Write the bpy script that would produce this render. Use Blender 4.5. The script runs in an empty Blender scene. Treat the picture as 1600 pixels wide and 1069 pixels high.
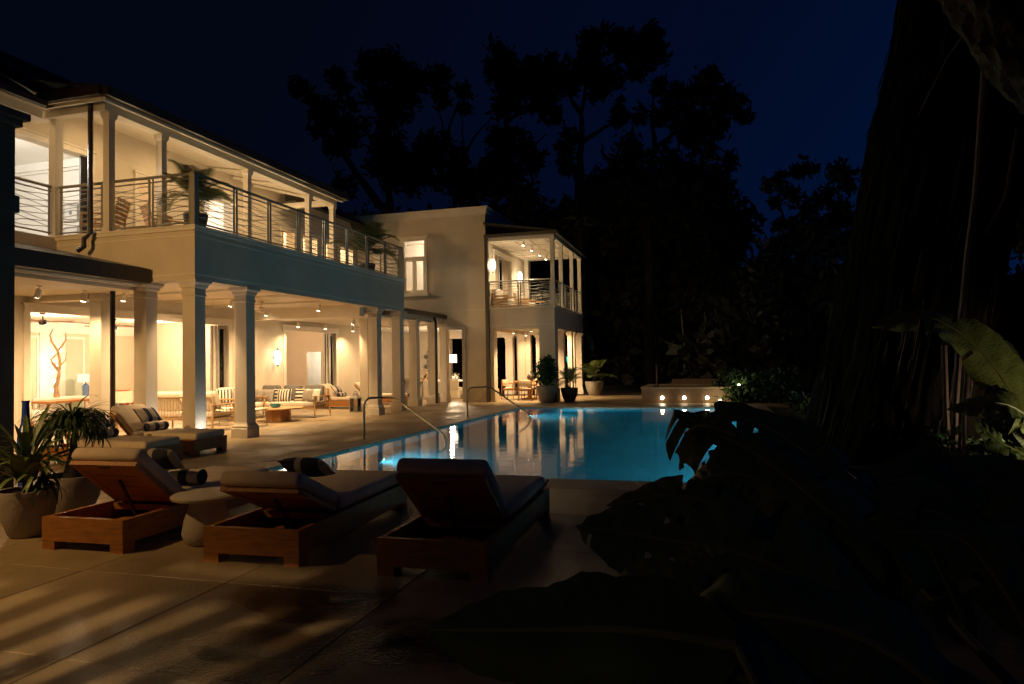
import bpy, bmesh, math, random
import numpy as np
from mathutils import Vector, Matrix
random.seed(7)
S = bpy.context.scene
C = S.collection
R = math.radians
PI = math.pi

# ------------------------------------------------------------------ camera
H = 1.55
FPX = 1067.0                                  # focal length in pixels of the 1600 px wide photograph
_y = Vector((1103 - 800, 534.5 - 560, FPX)).normalized()        # world +Y (along the house) in camera axes
_x = Vector((-3000 - 800, 534.5 - 630, FPX)); _x = -(_x - _y * _x.dot(_y)).normalized()
_z = Vector((_x[0], _x[1], -_x[2])).cross(Vector((_y[0], _y[1], -_y[2])))
_z = Vector((_z[0], _z[1], -_z[2]))
cam_d = bpy.data.cameras.new('camera')
cam_d.lens = 36 * FPX / 1600; cam_d.sensor_width = 36; cam_d.sensor_fit = 'HORIZONTAL'
cam_d.clip_start = 0.05; cam_d.clip_end = 1000
cam = bpy.data.objects.new('camera', cam_d); C.objects.link(cam)
cam.matrix_world = Matrix(((_x[0], _x[1], -_x[2], 0), (_y[0], _y[1], -_y[2], 0), (_z[0], _z[1], -_z[2], H), (0, 0, 0, 1)))
S.camera = cam

def ray(px, py):
    c = Vector(((px - 800) / FPX, (534.5 - py) / FPX, 1))
    return Vector((_x.dot(c), _y.dot(c), _z.dot(c)))
def at(px, py, t):
    p = ray(px, py) * t; p.z += H; return p

# ------------------------------------------------------------------ night sky and moonlight
w = bpy.data.worlds.new('World'); S.world = w; w.use_nodes = True
nt = w.node_tree; nt.nodes.clear()
out = nt.nodes.new('ShaderNodeOutputWorld'); bg = nt.nodes.new('ShaderNodeBackground')
tc = nt.nodes.new('ShaderNodeTexCoord'); dot = nt.nodes.new('ShaderNodeVectorMath'); dot.operation = 'DOT_PRODUCT'
dot.inputs[1].default_value = (0.80, 0.30, -0.52)
ramp = nt.nodes.new('ShaderNodeValToRGB')
ramp.color_ramp.elements[0].position = 0.30; ramp.color_ramp.elements[0].color = (0.0010, 0.0019, 0.0065, 1)
ramp.color_ramp.elements[1].position = 0.86; ramp.color_ramp.elements[1].color = (0.0006, 0.0085, 0.042, 1)
e = ramp.color_ramp.elements.new(0.55); e.color = (0.0007, 0.0032, 0.0165, 1)
e = ramp.color_ramp.elements.new(0.70); e.color = (0.0006, 0.0058, 0.0300, 1)
mr = nt.nodes.new('ShaderNodeMapRange'); mr.inputs[1].default_value = -1; mr.inputs[2].default_value = 1
nt.links.new(tc.outputs['Generated'], dot.inputs[0]); nt.links.new(dot.outputs['Value'], mr.inputs[0])
nt.links.new(mr.outputs[0], ramp.inputs[0]); nt.links.new(ramp.outputs[0], bg.inputs[0]); nt.links.new(bg.outputs[0], out.inputs[0])
bg.inputs[1].default_value = 1.0
sun_d = bpy.data.lights.new('moonlight', 'SUN'); sun_d.energy = 0.0006; sun_d.angle = R(0.5); sun_d.color = (0.6, 0.75, 1)
sun = bpy.data.objects.new('moonlight', sun_d); C.objects.link(sun); sun.rotation_euler = (R(55), 0, R(60))
S.view_settings.view_transform = 'Standard'; S.view_settings.look = 'None'
S.view_settings.exposure = 0; S.view_settings.gamma = 1; S.view_settings.use_curve_mapping = False
cy = S.cycles
try:
    cy.use_denoising = True; cy.denoiser = 'OPENIMAGEDENOISE'
    cy.max_bounces = 10; cy.diffuse_bounces = 4; cy.glossy_bounces = 4; cy.transmission_bounces = 8; cy.transparent_max_bounces = 16
    cy.caustics_reflective = False; cy.caustics_refractive = True; cy.sample_clamp_indirect = 4
    cy.use_light_tree = True
except Exception: pass

# ------------------------------------------------------------------ materials
def mat(name, col, rough=0.6, var=0.12, scale=6.0, bump=0.0, bscale=40.0, metal=0.0, coord='Object', stretch=None, emit=None, estr=0.0, sheen=0.0, spec=None, detail=4):
    m = bpy.data.materials.new(name); m.use_nodes = True
    n = m.node_tree.nodes; l = m.node_tree.links
    b = n['Principled BSDF']
    b.inputs['Roughness'].default_value = rough; b.inputs['Metallic'].default_value = metal
    if spec is not None: b.inputs['Specular IOR Level'].default_value = spec
    t = n.new('ShaderNodeTexCoord'); mp = n.new('ShaderNodeMapping')
    l.new(t.outputs[coord], mp.inputs[0])
    if stretch: mp.inputs['Scale'].default_value = stretch
    nz = n.new('ShaderNodeTexNoise'); nz.inputs['Scale'].default_value = scale; nz.inputs['Detail'].default_value = detail
    l.new(mp.outputs[0], nz.inputs['Vector'])
    rp = n.new('ShaderNodeValToRGB')
    a = tuple(c * (1 - var) for c in col); c2 = tuple(min(1, c * (1 + var)) for c in col)
    rp.color_ramp.elements[0].position = 0.3; rp.color_ramp.elements[0].color = a + (1,)
    rp.color_ramp.elements[1].position = 0.7; rp.color_ramp.elements[1].color = c2 + (1,)
    l.new(nz.outputs['Fac'], rp.inputs[0]); l.new(rp.outputs[0], b.inputs['Base Color'])
    if bump:
        nb = n.new('ShaderNodeTexNoise'); nb.inputs['Scale'].default_value = bscale; nb.inputs['Detail'].default_value = 3
        l.new(mp.outputs[0], nb.inputs['Vector'])
        bp = n.new('ShaderNodeBump'); bp.inputs['Strength'].default_value = bump; bp.inputs['Distance'].default_value = 0.02
        l.new(nb.outputs['Fac'], bp.inputs['Height']); l.new(bp.outputs[0], b.inputs['Normal'])
    if emit:
        b.inputs['Emission Color'].default_value = emit + (1,); b.inputs['Emission Strength'].default_value = estr
    return m

def block_relief(m, sx=1.0, sy=0.42):                # faint coursed stone joints on rendered coral-stone walls
    n = m.node_tree.nodes; l = m.node_tree.links
    t = n.new('ShaderNodeTexCoord'); sep = n.new('ShaderNodeSeparateXYZ'); add = n.new('ShaderNodeMath'); add.operation = 'ADD'
    l.new(t.outputs['Object'], sep.inputs[0]); l.new(sep.outputs[0], add.inputs[0]); l.new(sep.outputs[1], add.inputs[1])
    cb = n.new('ShaderNodeCombineXYZ'); l.new(add.outputs[0], cb.inputs[0]); l.new(sep.outputs[2], cb.inputs[1])
    br = n.new('ShaderNodeTexBrick'); br.inputs['Scale'].default_value = 1; br.inputs['Brick Width'].default_value = sx
    br.inputs['Row Height'].default_value = sy; br.inputs['Mortar Size'].default_value = 0.006; br.inputs['Mortar Smooth'].default_value = 0.3
    l.new(cb.outputs[0], br.inputs['Vector'])
    bp = n.new('ShaderNodeBump'); bp.invert = True; bp.inputs['Strength'].default_value = 0.5; bp.inputs['Distance'].default_value = 0.006
    l.new(br.outputs['Fac'], bp.inputs['Height'])
    b = n['Principled BSDF']
    if b.inputs['Normal'].links: l.new(b.inputs['Normal'].links[0].from_socket, bp.inputs['Normal'])
    l.new(bp.outputs[0], b.inputs['Normal'])
    return m

def emis(name, col, st):
    m = bpy.data.materials.new(name); m.use_nodes = True
    n = m.node_tree.nodes; n.clear()
    o = n.new('ShaderNodeOutputMaterial'); em = n.new('ShaderNodeEmission')
    em.inputs[0].default_value = col + (1,); em.inputs[1].default_value = st
    m.node_tree.links.new(em.outputs[0], o.inputs[0]); return m

def stripes(name, c1, c2, freq, axis=0, rough=0.9, duty=0.5, coord='Object'):
    m = bpy.data.materials.new(name); m.use_nodes = True
    n = m.node_tree.nodes; l = m.node_tree.links; b = n['Principled BSDF']; b.inputs['Roughness'].default_value = rough
    t = n.new('ShaderNodeTexCoord'); s = n.new('ShaderNodeSeparateXYZ'); l.new(t.outputs[coord], s.inputs[0])
    mu = n.new('ShaderNodeMath'); mu.operation = 'MULTIPLY'; mu.inputs[1].default_value = freq; l.new(s.outputs[axis], mu.inputs[0])
    fr = n.new('ShaderNodeMath'); fr.operation = 'FRACT'; l.new(mu.outputs[0], fr.inputs[0])
    gt = n.new('ShaderNodeMath'); gt.operation = 'GREATER_THAN'; gt.inputs[1].default_value = duty; l.new(fr.outputs[0], gt.inputs[0])
    mx = n.new('ShaderNodeMix'); mx.data_type = 'RGBA'; l.new(gt.outputs[0], mx.inputs['Factor'])
    mx.inputs[6].default_value = c1 + (1,); mx.inputs[7].default_value = c2 + (1,)
    nz = n.new('ShaderNodeTexNoise'); nz.inputs['Scale'].default_value = 120; l.new(t.outputs[coord], nz.inputs['Vector'])
    bp = n.new('ShaderNodeBump'); bp.inputs['Strength'].default_value = 0.4; bp.inputs['Distance'].default_value = 0.004
    l.new(nz.outputs['Fac'], bp.inputs['Height']); l.new(bp.outputs[0], b.inputs['Normal'])
    l.new(mx.outputs[2], b.inputs['Base Color']); return m

def thin_glass(name, rough=.02, ior=1.45):
    m = bpy.data.materials.new(name); m.use_nodes = True
    n = m.node_tree.nodes; l = m.node_tree.links; n.clear()
    o = n.new('ShaderNodeOutputMaterial'); mx = n.new('ShaderNodeMixShader'); tr = n.new('ShaderNodeBsdfTransparent')
    gl = n.new('ShaderNodeBsdfGlossy'); gl.inputs['Roughness'].default_value = rough; fr = n.new('ShaderNodeFresnel'); fr.inputs[0].default_value = ior
    l.new(fr.outputs[0], mx.inputs[0]); l.new(tr.outputs[0], mx.inputs[1]); l.new(gl.outputs[0], mx.inputs[2]); l.new(mx.outputs[0], o.inputs[0])
    return m

M = {}
M['wall'] = block_relief(mat('coral_stone_render', (.60, .53, .42), .85, .07, 1.3, .25, 60))
M['column'] = mat('column_stone', (.62, .56, .46), .8, .06, 2.0, .18, 70)
M['pier_shade'] = mat('pier_shade_render', (.055, .052, .050), .85, .12, 3, .3, 40)  # near-black colour stands in for the pier lying unlit
M['trim'] = mat('painted_trim', (.70, .65, .55), .55, .04, 3)
M['ceil'] = mat('painted_ceiling', (.66, .60, .50), .6, .04, 2)
M['white'] = mat('white_plaster', (.78, .75, .69), .8, .03, 2)
M['peach'] = mat('warm_plaster', (.70, .58, .45), .85, .04, 2)
M['sage'] = mat('sage_panel', (.42, .48, .38), .6, .05, 2)
M['base'] = mat('plinth_stone', (.50, .42, .28), .85, .12, 3, .3, 40)
M['roof'] = mat('roof_shingle', (.030, .026, .024), .8, .3, 8, .4, 20)
M['gutter'] = mat('gutter_paint', (.030, .018, .014), .45, .15, 8)
M['pipe'] = mat('downpipe_paint', (.025, .018, .014), .4, .15, 8)
M['rail'] = mat('railing_paint', (.30, .29, .26), .4, .08, 10, metal=.2)
M['steel'] = mat('brushed_steel', (.34, .32, .29), .30, .06, 30, metal=1.0, stretch=(1, 1, 12))
M['teak'] = mat('teak', (.33, .135, .028), .5, .30, 5, .12, 30, stretch=(1, 9, 9))
M['teakx'] = mat('teak_along_y', (.33, .135, .028), .5, .30, 5, .12, 30, stretch=(9, 1, 9))
M['oak'] = mat('pale_wood', (.42, .24, .10), .5, .22, 6, .1, 30, stretch=(3, 3, 12))
M['cush'] = mat('cream_cushion', (.60, .50, .37), .95, .06, 10, .35, 220)
M['grey'] = mat('grey_cushion', (.13, .125, .115), .95, .10, 12, .35, 220)
M['navy'] = stripes('navy_cream_cabana', (.025, .03, .06), (.55, .50, .42), 4.5, 0, duty=.45)
M['navyd'] = stripes('dark_navy_cabana', (.022, .026, .05), (.42, .38, .31), 4.5, 0, duty=.74)
M['bw'] = stripes('black_cream_stripe', (.02, .018, .018), (.66, .60, .50), 12, 0)
M['bwh'] = stripes('black_cream_band', (.02, .018, .018), (.66, .60, .50), 9, 2)
M['knit'] = mat('knitted_grey', (.30, .27, .23), .95, .25, 40, .8, 90)
M['blue'] = mat('cobalt_glaze', (.02, .06, .36), .12, .12, 4)
M['bluefab'] = mat('blue_fabric', (.10, .16, .30), .9, .2, 20, .3, 150)
M['rust'] = mat('rust_fabric', (.36, .13, .07), .9, .12, 10, .3, 150)
M['teal'] = mat('teal_glaze', (.01, .14, .17), .15, .15, 6)
M['conc'] = mat('concrete_pot', (.30, .27, .23), .85, .14, 4, .3, 30)
M['darkpot'] = mat('dark_pot', (.035, .033, .03), .5, .2, 5, .2, 30)
M['stone'] = mat('cast_stone', (.46, .41, .32), .7, .12, 5, .25, 50)
M['soil'] = mat('potting_soil', (.03, .022, .016), .95, .4, 20, .8, 40)
M['leaf'] = mat('green_leaf', (.085, .135, .030), .45, .35, 5, .2, 30)
M['leafd'] = mat('dark_leaf', (.030, .060, .018), .6, .35, 5, .2, 30, spec=.25)
M['palm'] = mat('palm_leaf', (.075, .10, .022), .5, .3, 4)
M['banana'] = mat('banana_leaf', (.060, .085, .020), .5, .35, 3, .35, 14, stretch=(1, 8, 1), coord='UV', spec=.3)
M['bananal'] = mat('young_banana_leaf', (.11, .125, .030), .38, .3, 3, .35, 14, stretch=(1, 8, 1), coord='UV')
M['midrib'] = mat('leaf_midrib', (.13, .13, .04), .5, .2, 5)
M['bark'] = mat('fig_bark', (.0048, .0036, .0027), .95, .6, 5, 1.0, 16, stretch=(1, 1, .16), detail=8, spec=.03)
M['barkd'] = mat('dark_bark', (.018, .014, .011), .9, .4, 6, .8, 15, stretch=(1, 1, .25))
M['strand'] = mat('root_strand', (.036, .025, .016), .85, .5, 8, .6, 30, spec=.2)
M['vine'] = mat('aerial_root', (.060, .028, .014), .8, .25, 6, .4, 20)
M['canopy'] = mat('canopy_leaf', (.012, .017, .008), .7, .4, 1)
M['turf'] = mat('lawn_soil', (.020, .026, .010), .95, .5, 1.5, .8, 12)
M['spa'] = mat('spa_stone', (.22, .15, .10), .7, .15, 5, .25, 30)
M['water'] = None
M['tile'] = mat('pool_finish', (.02, .27, .42), .6, .10, .9, detail=5)
M['coping'] = mat('coping_stone', (.36, .28, .20), .6, .12, 3, .2, 40)
M['black'] = mat('black_metal', (.02, .02, .02), .4, .1, 10)
M['glass'] = thin_glass('window_glass')
M['linen'] = mat('slip_cover', (.62, .56, .46), .95, .05, 8, .25, 90)
M['drift'] = mat('driftwood', (.34, .22, .12), .9, .35, 12, .8, 30)
M['art'] = mat('framed_print', (.62, .60, .56), .8, .05, 9)
M['artin'] = mat('print_motif', (.16, .20, .24), .8, .5, 30)
M['fish'] = mat('fish_relief', (.12, .15, .13), .4, .4, 9)
M['concw'] = mat('rope_wicker', (.36, .24, .12), .8, .25, 30, .5, 80)
M['curtain'] = mat('linen_curtain', (.42, .33, .24), .95, .08, 3, stretch=(6, 6, .4))
M['ind'] = mat('dark_opening', (.012, .016, .012), .9, .3, 2)
WARM = (1.0, .66, .33); LANT = (1.0, .56, .19); WARM2 = (1.0, .74, .44); PEACH = (1.0, .70, .42); WHITE = (1.0, .90, .74); COOL = (1.0, .93, .84)
M['lens'] = emis('lamp_lens', (1.0, .80, .52), 40)
M['bulb'] = emis('warm_bulb', (1.0, .74, .42), 22)
M['shade'] = emis('lit_shade', (1.0, .86, .66), 3.2)
M['shade2'] = emis('lit_table_shade', (1.0, .84, .58), 1.3)
M['sconce'] = emis('sconce_glass', (1.0, .86, .64), 5)
M['poollens'] = emis('pool_lens', (.20, 1.0, .95), 26)

# water surface
m = bpy.data.materials.new('pool_water'); m.use_nodes = True
n = m.node_tree.nodes; l = m.node_tree.links; b = n['Principled BSDF']
b.inputs['Base Color'].default_value = (.86, .98, 1, 1); b.inputs['Roughness'].default_value = 0.0
b.inputs['Transmission Weight'].default_value = 1; b.inputs['IOR'].default_value = 1.333
t = n.new('ShaderNodeTexCoord'); mp = n.new('ShaderNodeMapping'); mp.inputs['Scale'].default_value = (1, 1.25, 1); l.new(t.outputs['Object'], mp.inputs[0])
n1 = n.new('ShaderNodeTexNoise'); n1.inputs['Scale'].default_value = 3.2; n1.inputs['Detail'].default_value = 6; l.new(mp.outputs[0], n1.inputs['Vector'])
bp = n.new('ShaderNodeBump'); bp.inputs['Strength'].default_value = .10; bp.inputs['Distance'].default_value = .03
l.new(n1.outputs['Fac'], bp.inputs['Height']); l.new(bp.outputs[0], b.inputs['Normal'])
M['water'] = m
# damp paving: slab stone that carries shallow wet stains
STAINS = [(-2.5, 4.0, .62, .36), (-2.45, 3.15, .70, .40), (-1.65, 3.55, .60, .38)]
def paving_mat():
    m = mat('paving_stone', (.30, .225, .125), .62, .16, 1.1, .25, 45)
    n = m.node_tree.nodes; l = m.node_tree.links; b = n['Principled BSDF']
    g = n.new('ShaderNodeNewGeometry'); nz = n.new('ShaderNodeTexNoise'); nz.inputs['Scale'].default_value = .9; nz.inputs['Detail'].default_value = 5
    l.new(g.outputs['Position'], nz.inputs['Vector'])
    rp = n.new('ShaderNodeMapRange'); rp.inputs[1].default_value = .42; rp.inputs[2].default_value = .62; rp.inputs[3].default_value = .38; rp.inputs[4].default_value = .68
    l.new(nz.outputs['Fac'], rp.inputs[0]); l.new(rp.outputs[0], b.inputs['Roughness'])
    wn = n.new('ShaderNodeTexNoise'); wn.inputs['Scale'].default_value = 2.2; wn.inputs['Detail'].default_value = 4; l.new(g.outputs['Position'], wn.inputs['Vector'])
    wet = None
    for (cx, cy, rx_, ry_) in STAINS:
        sb = n.new('ShaderNodeVectorMath'); sb.operation = 'SUBTRACT'; sb.inputs[1].default_value = (cx, cy, 0); l.new(g.outputs['Position'], sb.inputs[0])
        ml = n.new('ShaderNodeVectorMath'); ml.operation = 'MULTIPLY'; ml.inputs[1].default_value = (1 / rx_, 1 / ry_, 0); l.new(sb.outputs[0], ml.inputs[0])
        ln = n.new('ShaderNodeVectorMath'); ln.operation = 'LENGTH'; l.new(ml.outputs[0], ln.inputs[0])
        ad = n.new('ShaderNodeMath'); ad.operation = 'MULTIPLY_ADD'; ad.inputs[1].default_value = 1.1; l.new(wn.outputs['Fac'], ad.inputs[0]); l.new(ln.outputs['Value'], ad.inputs[2])
        sm = n.new('ShaderNodeMapRange'); sm.inputs[1].default_value = 1.70; sm.inputs[2].default_value = 1.35; sm.inputs[3].default_value = 0; sm.inputs[4].default_value = 1; l.new(ad.outputs[0], sm.inputs[0])
        if wet is None: wet = sm.outputs[0]
        else:
            mxm = n.new('ShaderNodeMath'); mxm.operation = 'MAXIMUM'; l.new(wet, mxm.inputs[0]); l.new(sm.outputs[0], mxm.inputs[1]); wet = mxm.outputs[0]
    oi = n.new('ShaderNodeObjectInfo'); hs = n.new('ShaderNodeHueSaturation'); mv = n.new('ShaderNodeMapRange')
    mv.inputs[3].default_value = .80; mv.inputs[4].default_value = 1.16; l.new(oi.outputs['Random'], mv.inputs[0]); l.new(mv.outputs[0], hs.inputs['Value'])
    src = b.inputs['Base Color'].links[0].from_socket
    st = n.new('ShaderNodeTexNoise'); st.inputs['Scale'].default_value = 2.6; st.inputs['Detail'].default_value = 7; st.inputs['Roughness'].default_value = .65; l.new(g.outputs['Position'], st.inputs['Vector'])
    sr = n.new('ShaderNodeMapRange'); sr.inputs[1].default_value = .50; sr.inputs[2].default_value = .72; sr.inputs[3].default_value = 0; sr.inputs[4].default_value = .55; l.new(st.outputs['Fac'], sr.inputs[0])
    mx = n.new('ShaderNodeMix'); mx.data_type = 'RGBA'; l.new(sr.outputs[0], mx.inputs['Factor']); l.new(src, mx.inputs[6]); mx.inputs[7].default_value = (.15, .11, .065, 1)
    l.new(mx.outputs[2], hs.inputs['Color'])
    wm = n.new('ShaderNodeMix'); wm.data_type = 'RGBA'; wm.blend_type = 'MULTIPLY'; l.new(wet, wm.inputs['Factor']); l.new(hs.outputs[0], wm.inputs[6]); wm.inputs[7].default_value = (.34, .31, .28, 1); l.new(wm.outputs[2], b.inputs['Base Color'])
    rm = n.new('ShaderNodeMix'); rm.data_type = 'FLOAT'; l.new(wet, rm.inputs[0]); l.new(rp.outputs[0], rm.inputs[2]); rm.inputs[3].default_value = .20; l.new(rm.outputs[0], b.inputs['Roughness'])
    return m
M['paving'] = paving_mat()
M['puddle'] = thin_glass('water_film', .14, 1.30)
def soft_edge(m):                                   # the film of water thins out towards its rim
    n = m.node_tree.nodes; l = m.node_tree.links; t = n.new('ShaderNodeTexCoord'); v = n.new('ShaderNodeVectorMath'); v.operation = 'DISTANCE'; v.inputs[1].default_value = (.5, .5, 0); l.new(t.outputs['UV'], v.inputs[0])
    r = n.new('ShaderNodeMapRange'); r.inputs[1].default_value = .5; r.inputs[2].default_value = .15; r.inputs[3].default_value = 0; r.inputs[4].default_value = 1; l.new(v.outputs['Value'], r.inputs[0])
    mx = [x for x in n if x.type == 'MIX_SHADER'][0]; mu = n.new('ShaderNodeMath'); mu.operation = 'MULTIPLY'; l.new(mx.inputs[0].links[0].from_socket, mu.inputs[0]); l.new(r.outputs[0], mu.inputs[1]); l.new(mu.outputs[0], mx.inputs[0])
soft_edge(M['puddle'])

# ------------------------------------------------------------------ mesh helpers
class MB:
    def __init__(s): s.v = []; s.f = []; s.uv = None
    def add(s, vs, fs):
        o = len(s.v); s.v += [tuple(v) for v in vs]; s.f += [tuple(i + o for i in f) for f in fs]; return s
    def box(s, x0, y0, z0, x1, y1, z1, mtx=None):
        x0, x1 = min(x0, x1), max(x0, x1); y0, y1 = min(y0, y1), max(y0, y1); z0, z1 = min(z0, z1), max(z0, z1)
        v = [(x0, y0, z0), (x1, y0, z0), (x1, y1, z0), (x0, y1, z0), (x0, y0, z1), (x1, y0, z1), (x1, y1, z1), (x0, y1, z1)]
        if mtx: v = [mtx @ Vector(q) for q in v]
        return s.add(v, [(3, 2, 1, 0), (4, 5, 6, 7), (0, 1, 5, 4), (1, 2, 6, 5), (2, 3, 7, 6), (3, 0, 4, 7)])
    def rbox(s, cx, cy, cz, sx, sy, sz, r=.03, seg=3, mtx=None):
        bm = bmesh.new(); bmesh.ops.create_cube(bm, size=1)
        for q in bm.verts: q.co = Vector((q.co.x * sx, q.co.y * sy, q.co.z * sz))
        bmesh.ops.bevel(bm, geom=list(bm.edges), offset=min(r, sx * .49, sy * .49, sz * .49), segments=seg, profile=.5, affect='EDGES')
        bm.verts.ensure_lookup_table(); idx = {q: i for i, q in enumerate(bm.verts)}
        T = Matrix.Translation((cx, cy, cz)); T = mtx @ T if mtx else T
        s.add([T @ q.co for q in bm.verts], [tuple(idx[q] for q in f.verts) for f in bm.faces]); bm.free(); return s
    def tube(s, pts, rad, n=8, cap=True):
        pts = [Vector(p) for p in pts]
        if not hasattr(rad, '__len__'): rad = [rad] * len(pts)
        o = len(s.v); ref = None
        for i, p in enumerate(pts):
            d = (pts[min(i + 1, len(pts) - 1)] - pts[max(i - 1, 0)]).normalized()
            if ref is None: ref = Vector((0, 0, 1)) if abs(d.z) < .9 else Vector((1, 0, 0))
            a = (ref - d * ref.dot(d)).normalized(); b = d.cross(a); ref = a
            for k in range(n):
                t = 2 * PI * k / n; s.v.append(tuple(p + (a * math.cos(t) + b * math.sin(t)) * rad[i]))
        for i in range(len(pts) - 1):
            for k in range(n):
                k2 = (k + 1) % n; s.f.append((o + i * n + k, o + i * n + k2, o + (i + 1) * n + k2, o + (i + 1) * n + k))
        if cap:
            s.f.append(tuple(o + k for k in range(n))[::-1]); s.f.append(tuple(o + (len(pts) - 1) * n + k for k in range(n)))
        return s
    def lathe(s, prof, n=24, c=(0, 0, 0), sq=0):
        o = len(s.v)
        for r, z in prof:
            for k in range(n):
                t = 2 * PI * k / n; s.v.append((c[0] + r * math.cos(t), c[1] + r * math.sin(t), c[2] + z))
        for i in range(len(prof) - 1):
            for k in range(n):
                k2 = (k + 1) % n; s.f.append((o + i * n + k, o + i * n + k2, o + (i + 1) * n + k2, o + (i + 1) * n + k))
        if prof[0][0] > 1e-4: s.f.append(tuple(o + k for k in range(n))[::-1])
        if prof[-1][0] > 1e-4: s.f.append(tuple(o + (len(prof) - 1) * n + k for k in range(n)))
        return s
    def quad(s, a, b, c, d): return s.add([a, b, c, d], [(0, 1, 2, 3)])
    def slab(s, poly, thick):                         # thick sheet below a planar polygon (any orientation)
        poly = [Vector(p) for p in poly]; nrm = (poly[1] - poly[0]).cross(poly[2] - poly[0]).normalized()
        if nrm.z < 0: poly = poly[::-1]; nrm = -nrm
        n = len(poly); lo = [p - nrm * thick for p in poly]
        return s.add(poly + lo, [tuple(range(n)), tuple(range(2 * n - 1, n - 1, -1))] + [(i, i + n, (i + 1) % n + n, (i + 1) % n) for i in range(n)])
    def sqprof(s, cx, cy, prof):                       # square-plan moulding: list of (half width, z)
        o = len(s.v)
        for r, z in prof: s.v += [(cx - r, cy - r, z), (cx + r, cy - r, z), (cx + r, cy + r, z), (cx - r, cy + r, z)]
        for i in range(len(prof) - 1):
            for k in range(4):
                k2 = (k + 1) % 4; s.f.append((o + i * 4 + k, o + i * 4 + k2, o + i * 4 + 4 + k2, o + i * 4 + 4 + k))
        s.f.append((o + 3, o + 2, o + 1, o)); q = o + (len(prof) - 1) * 4; s.f.append((q, q + 1, q + 2, q + 3)); return s
    def mesh(s, name, m, smooth=False, uv=None):
        me = bpy.data.meshes.new(name); me.from_pydata(s.v, [], s.f)
        if m: me.materials.append(m)
        if uv is not None:
            ul = me.uv_layers.new(name='UVMap')
            li = np.zeros(len(me.loops), dtype=np.int32); me.loops.foreach_get('vertex_index', li)
            ul.data.foreach_set('uv', np.asarray(uv, dtype=np.float32)[li].ravel())
        if smooth:
            me.polygons.foreach_set('use_smooth', [True] * len(me.polygons)); me.set_sharp_from_angle(angle=R(40))
        me.update(); return me
    def build(s, name, m, parent=None, smooth=False, uv=None):
        o = bpy.data.objects.new(name, s.mesh(name, m, smooth, uv)); C.objects.link(o)
        if parent: o.parent = parent
        return o

def tag(o, label=None, cat=None, group=None, kind=None):
    if label: o['label'] = label
    if cat: o['category'] = cat
    if group: o['group'] = group
    if kind: o['kind'] = kind
    return o
def thing(name, label, cat, loc=(0, 0, 0), rz=0, group=None):
    o = bpy.data.objects.new(name, None); C.objects.link(o); o.empty_display_size = .2
    o.location = loc; o.rotation_euler = (0, 0, rz); return tag(o, label, cat, group)
def copy_tree(o, parent=None):
    c = o.copy(); C.objects.link(c)
    if parent: c.parent = parent
    for ch in o.children: copy_tree(ch, c)
    return c
def dup(o, loc, rz=0, label=None, group=None):
    c = copy_tree(o); c.location = loc; c.rotation_euler = (0, 0, rz)
    if label: c['label'] = label
    if group: c['group'] = group
    return c
def point(loc, power, col=WARM, r=.05, parent=None, name='lamp_light'):
    d = bpy.data.lights.new(name, 'POINT'); d.energy = power; d.color = col; d.shadow_soft_size = r
    o = bpy.data.objects.new(name, d); C.objects.link(o); o.location = loc
    if parent: o.parent = parent
    return o
def spot(loc, target, power, col=WARM, ang=100, blend=.6, r=.04, parent=None, name='spot_light'):
    d = bpy.data.lights.new(name, 'SPOT'); d.energy = power; d.color = col; d.spot_size = R(ang); d.spot_blend = blend; d.shadow_soft_size = r
    o = bpy.data.objects.new(name, d); C.objects.link(o); o.location = loc
    o.rotation_euler = (Vector(target) - Vector(loc)).to_track_quat('-Z', 'Y').to_euler()
    if parent: o.parent = parent
    return o
def wall_x(mb, x0, x1, ya, yb, z0, z1, ops):         # wall in a plane of constant X; ops = (y0, y1, z0, z1)
    ys = sorted({ya, yb} | {o[0] for o in ops} | {o[1] for o in ops}); ys = [y for y in ys if ya <= y <= yb]
    for a, b in zip(ys[:-1], ys[1:]):
        hit = [o for o in ops if o[0] <= a + 1e-6 and o[1] >= b - 1e-6]
        if not hit: mb.box(x0, a, z0, x1, b, z1)
        else:
            o = hit[0]
            if o[2] > z0 + 1e-4: mb.box(x0, a, z0, x1, b, o[2])
            if o[3] < z1 - 1e-4: mb.box(x0, a, o[3], x1, b, z1)
def wall_y(mb, y0, y1, xa, xb, z0, z1, ops):
    xs = sorted({xa, xb} | {o[0] for o in ops} | {o[1] for o in ops}); xs = [x for x in xs if xa <= x <= xb]
    for a, b in zip(xs[:-1], xs[1:]):
        hit = [o for o in ops if o[0] <= a + 1e-6 and o[1] >= b - 1e-6]
        if not hit: mb.box(a, y0, z0, b, y1, z1)
        else:
            o = hit[0]
            if o[2] > z0 + 1e-4: mb.box(a, y0, z0, b, y1, o[2])
            if o[3] < z1 - 1e-4: mb.box(a, y0, o[3], b, y1, z1)

# ------------------------------------------------------------------ setting: ground, pool, paving
PL = [(-6.46, 8.78), (1.3, 8.84), (1.3, 22.45), (-6.08, 22.45)]      # near left, near right, far right, far left
g = MB(); B_ = 220
ring = [(-6.95, 8.2), (1.8, 8.2), (1.8, 23.0), (-6.95, 23.0)]
outer = [(-B_, -B_), (B_, -B_), (B_, B_), (-B_, B_)]
g.add([(x, y, -.06) for x, y in outer] + [(x, y, -.06) for x, y in ring], [(0, 1, 5, 4), (1, 2, 6, 5), (2, 3, 7, 6), (3, 0, 4, 7)])
tag(g.build('ground', M['turf']), kind='structure')
pool = MB(); zb = -1.35
pv = [(x, y, -.005) for x, y in PL] + [(x, y, zb) for x, y in PL]
pool.add(pv, [(4, 5, 6, 7), (0, 4, 7, 3), (1, 2, 6, 5), (3, 7, 6, 2), (0, 1, 5, 4)])
pool_o = tag(pool.build('pool_basin', M['tile']), kind='structure')
wt = MB()
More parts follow.
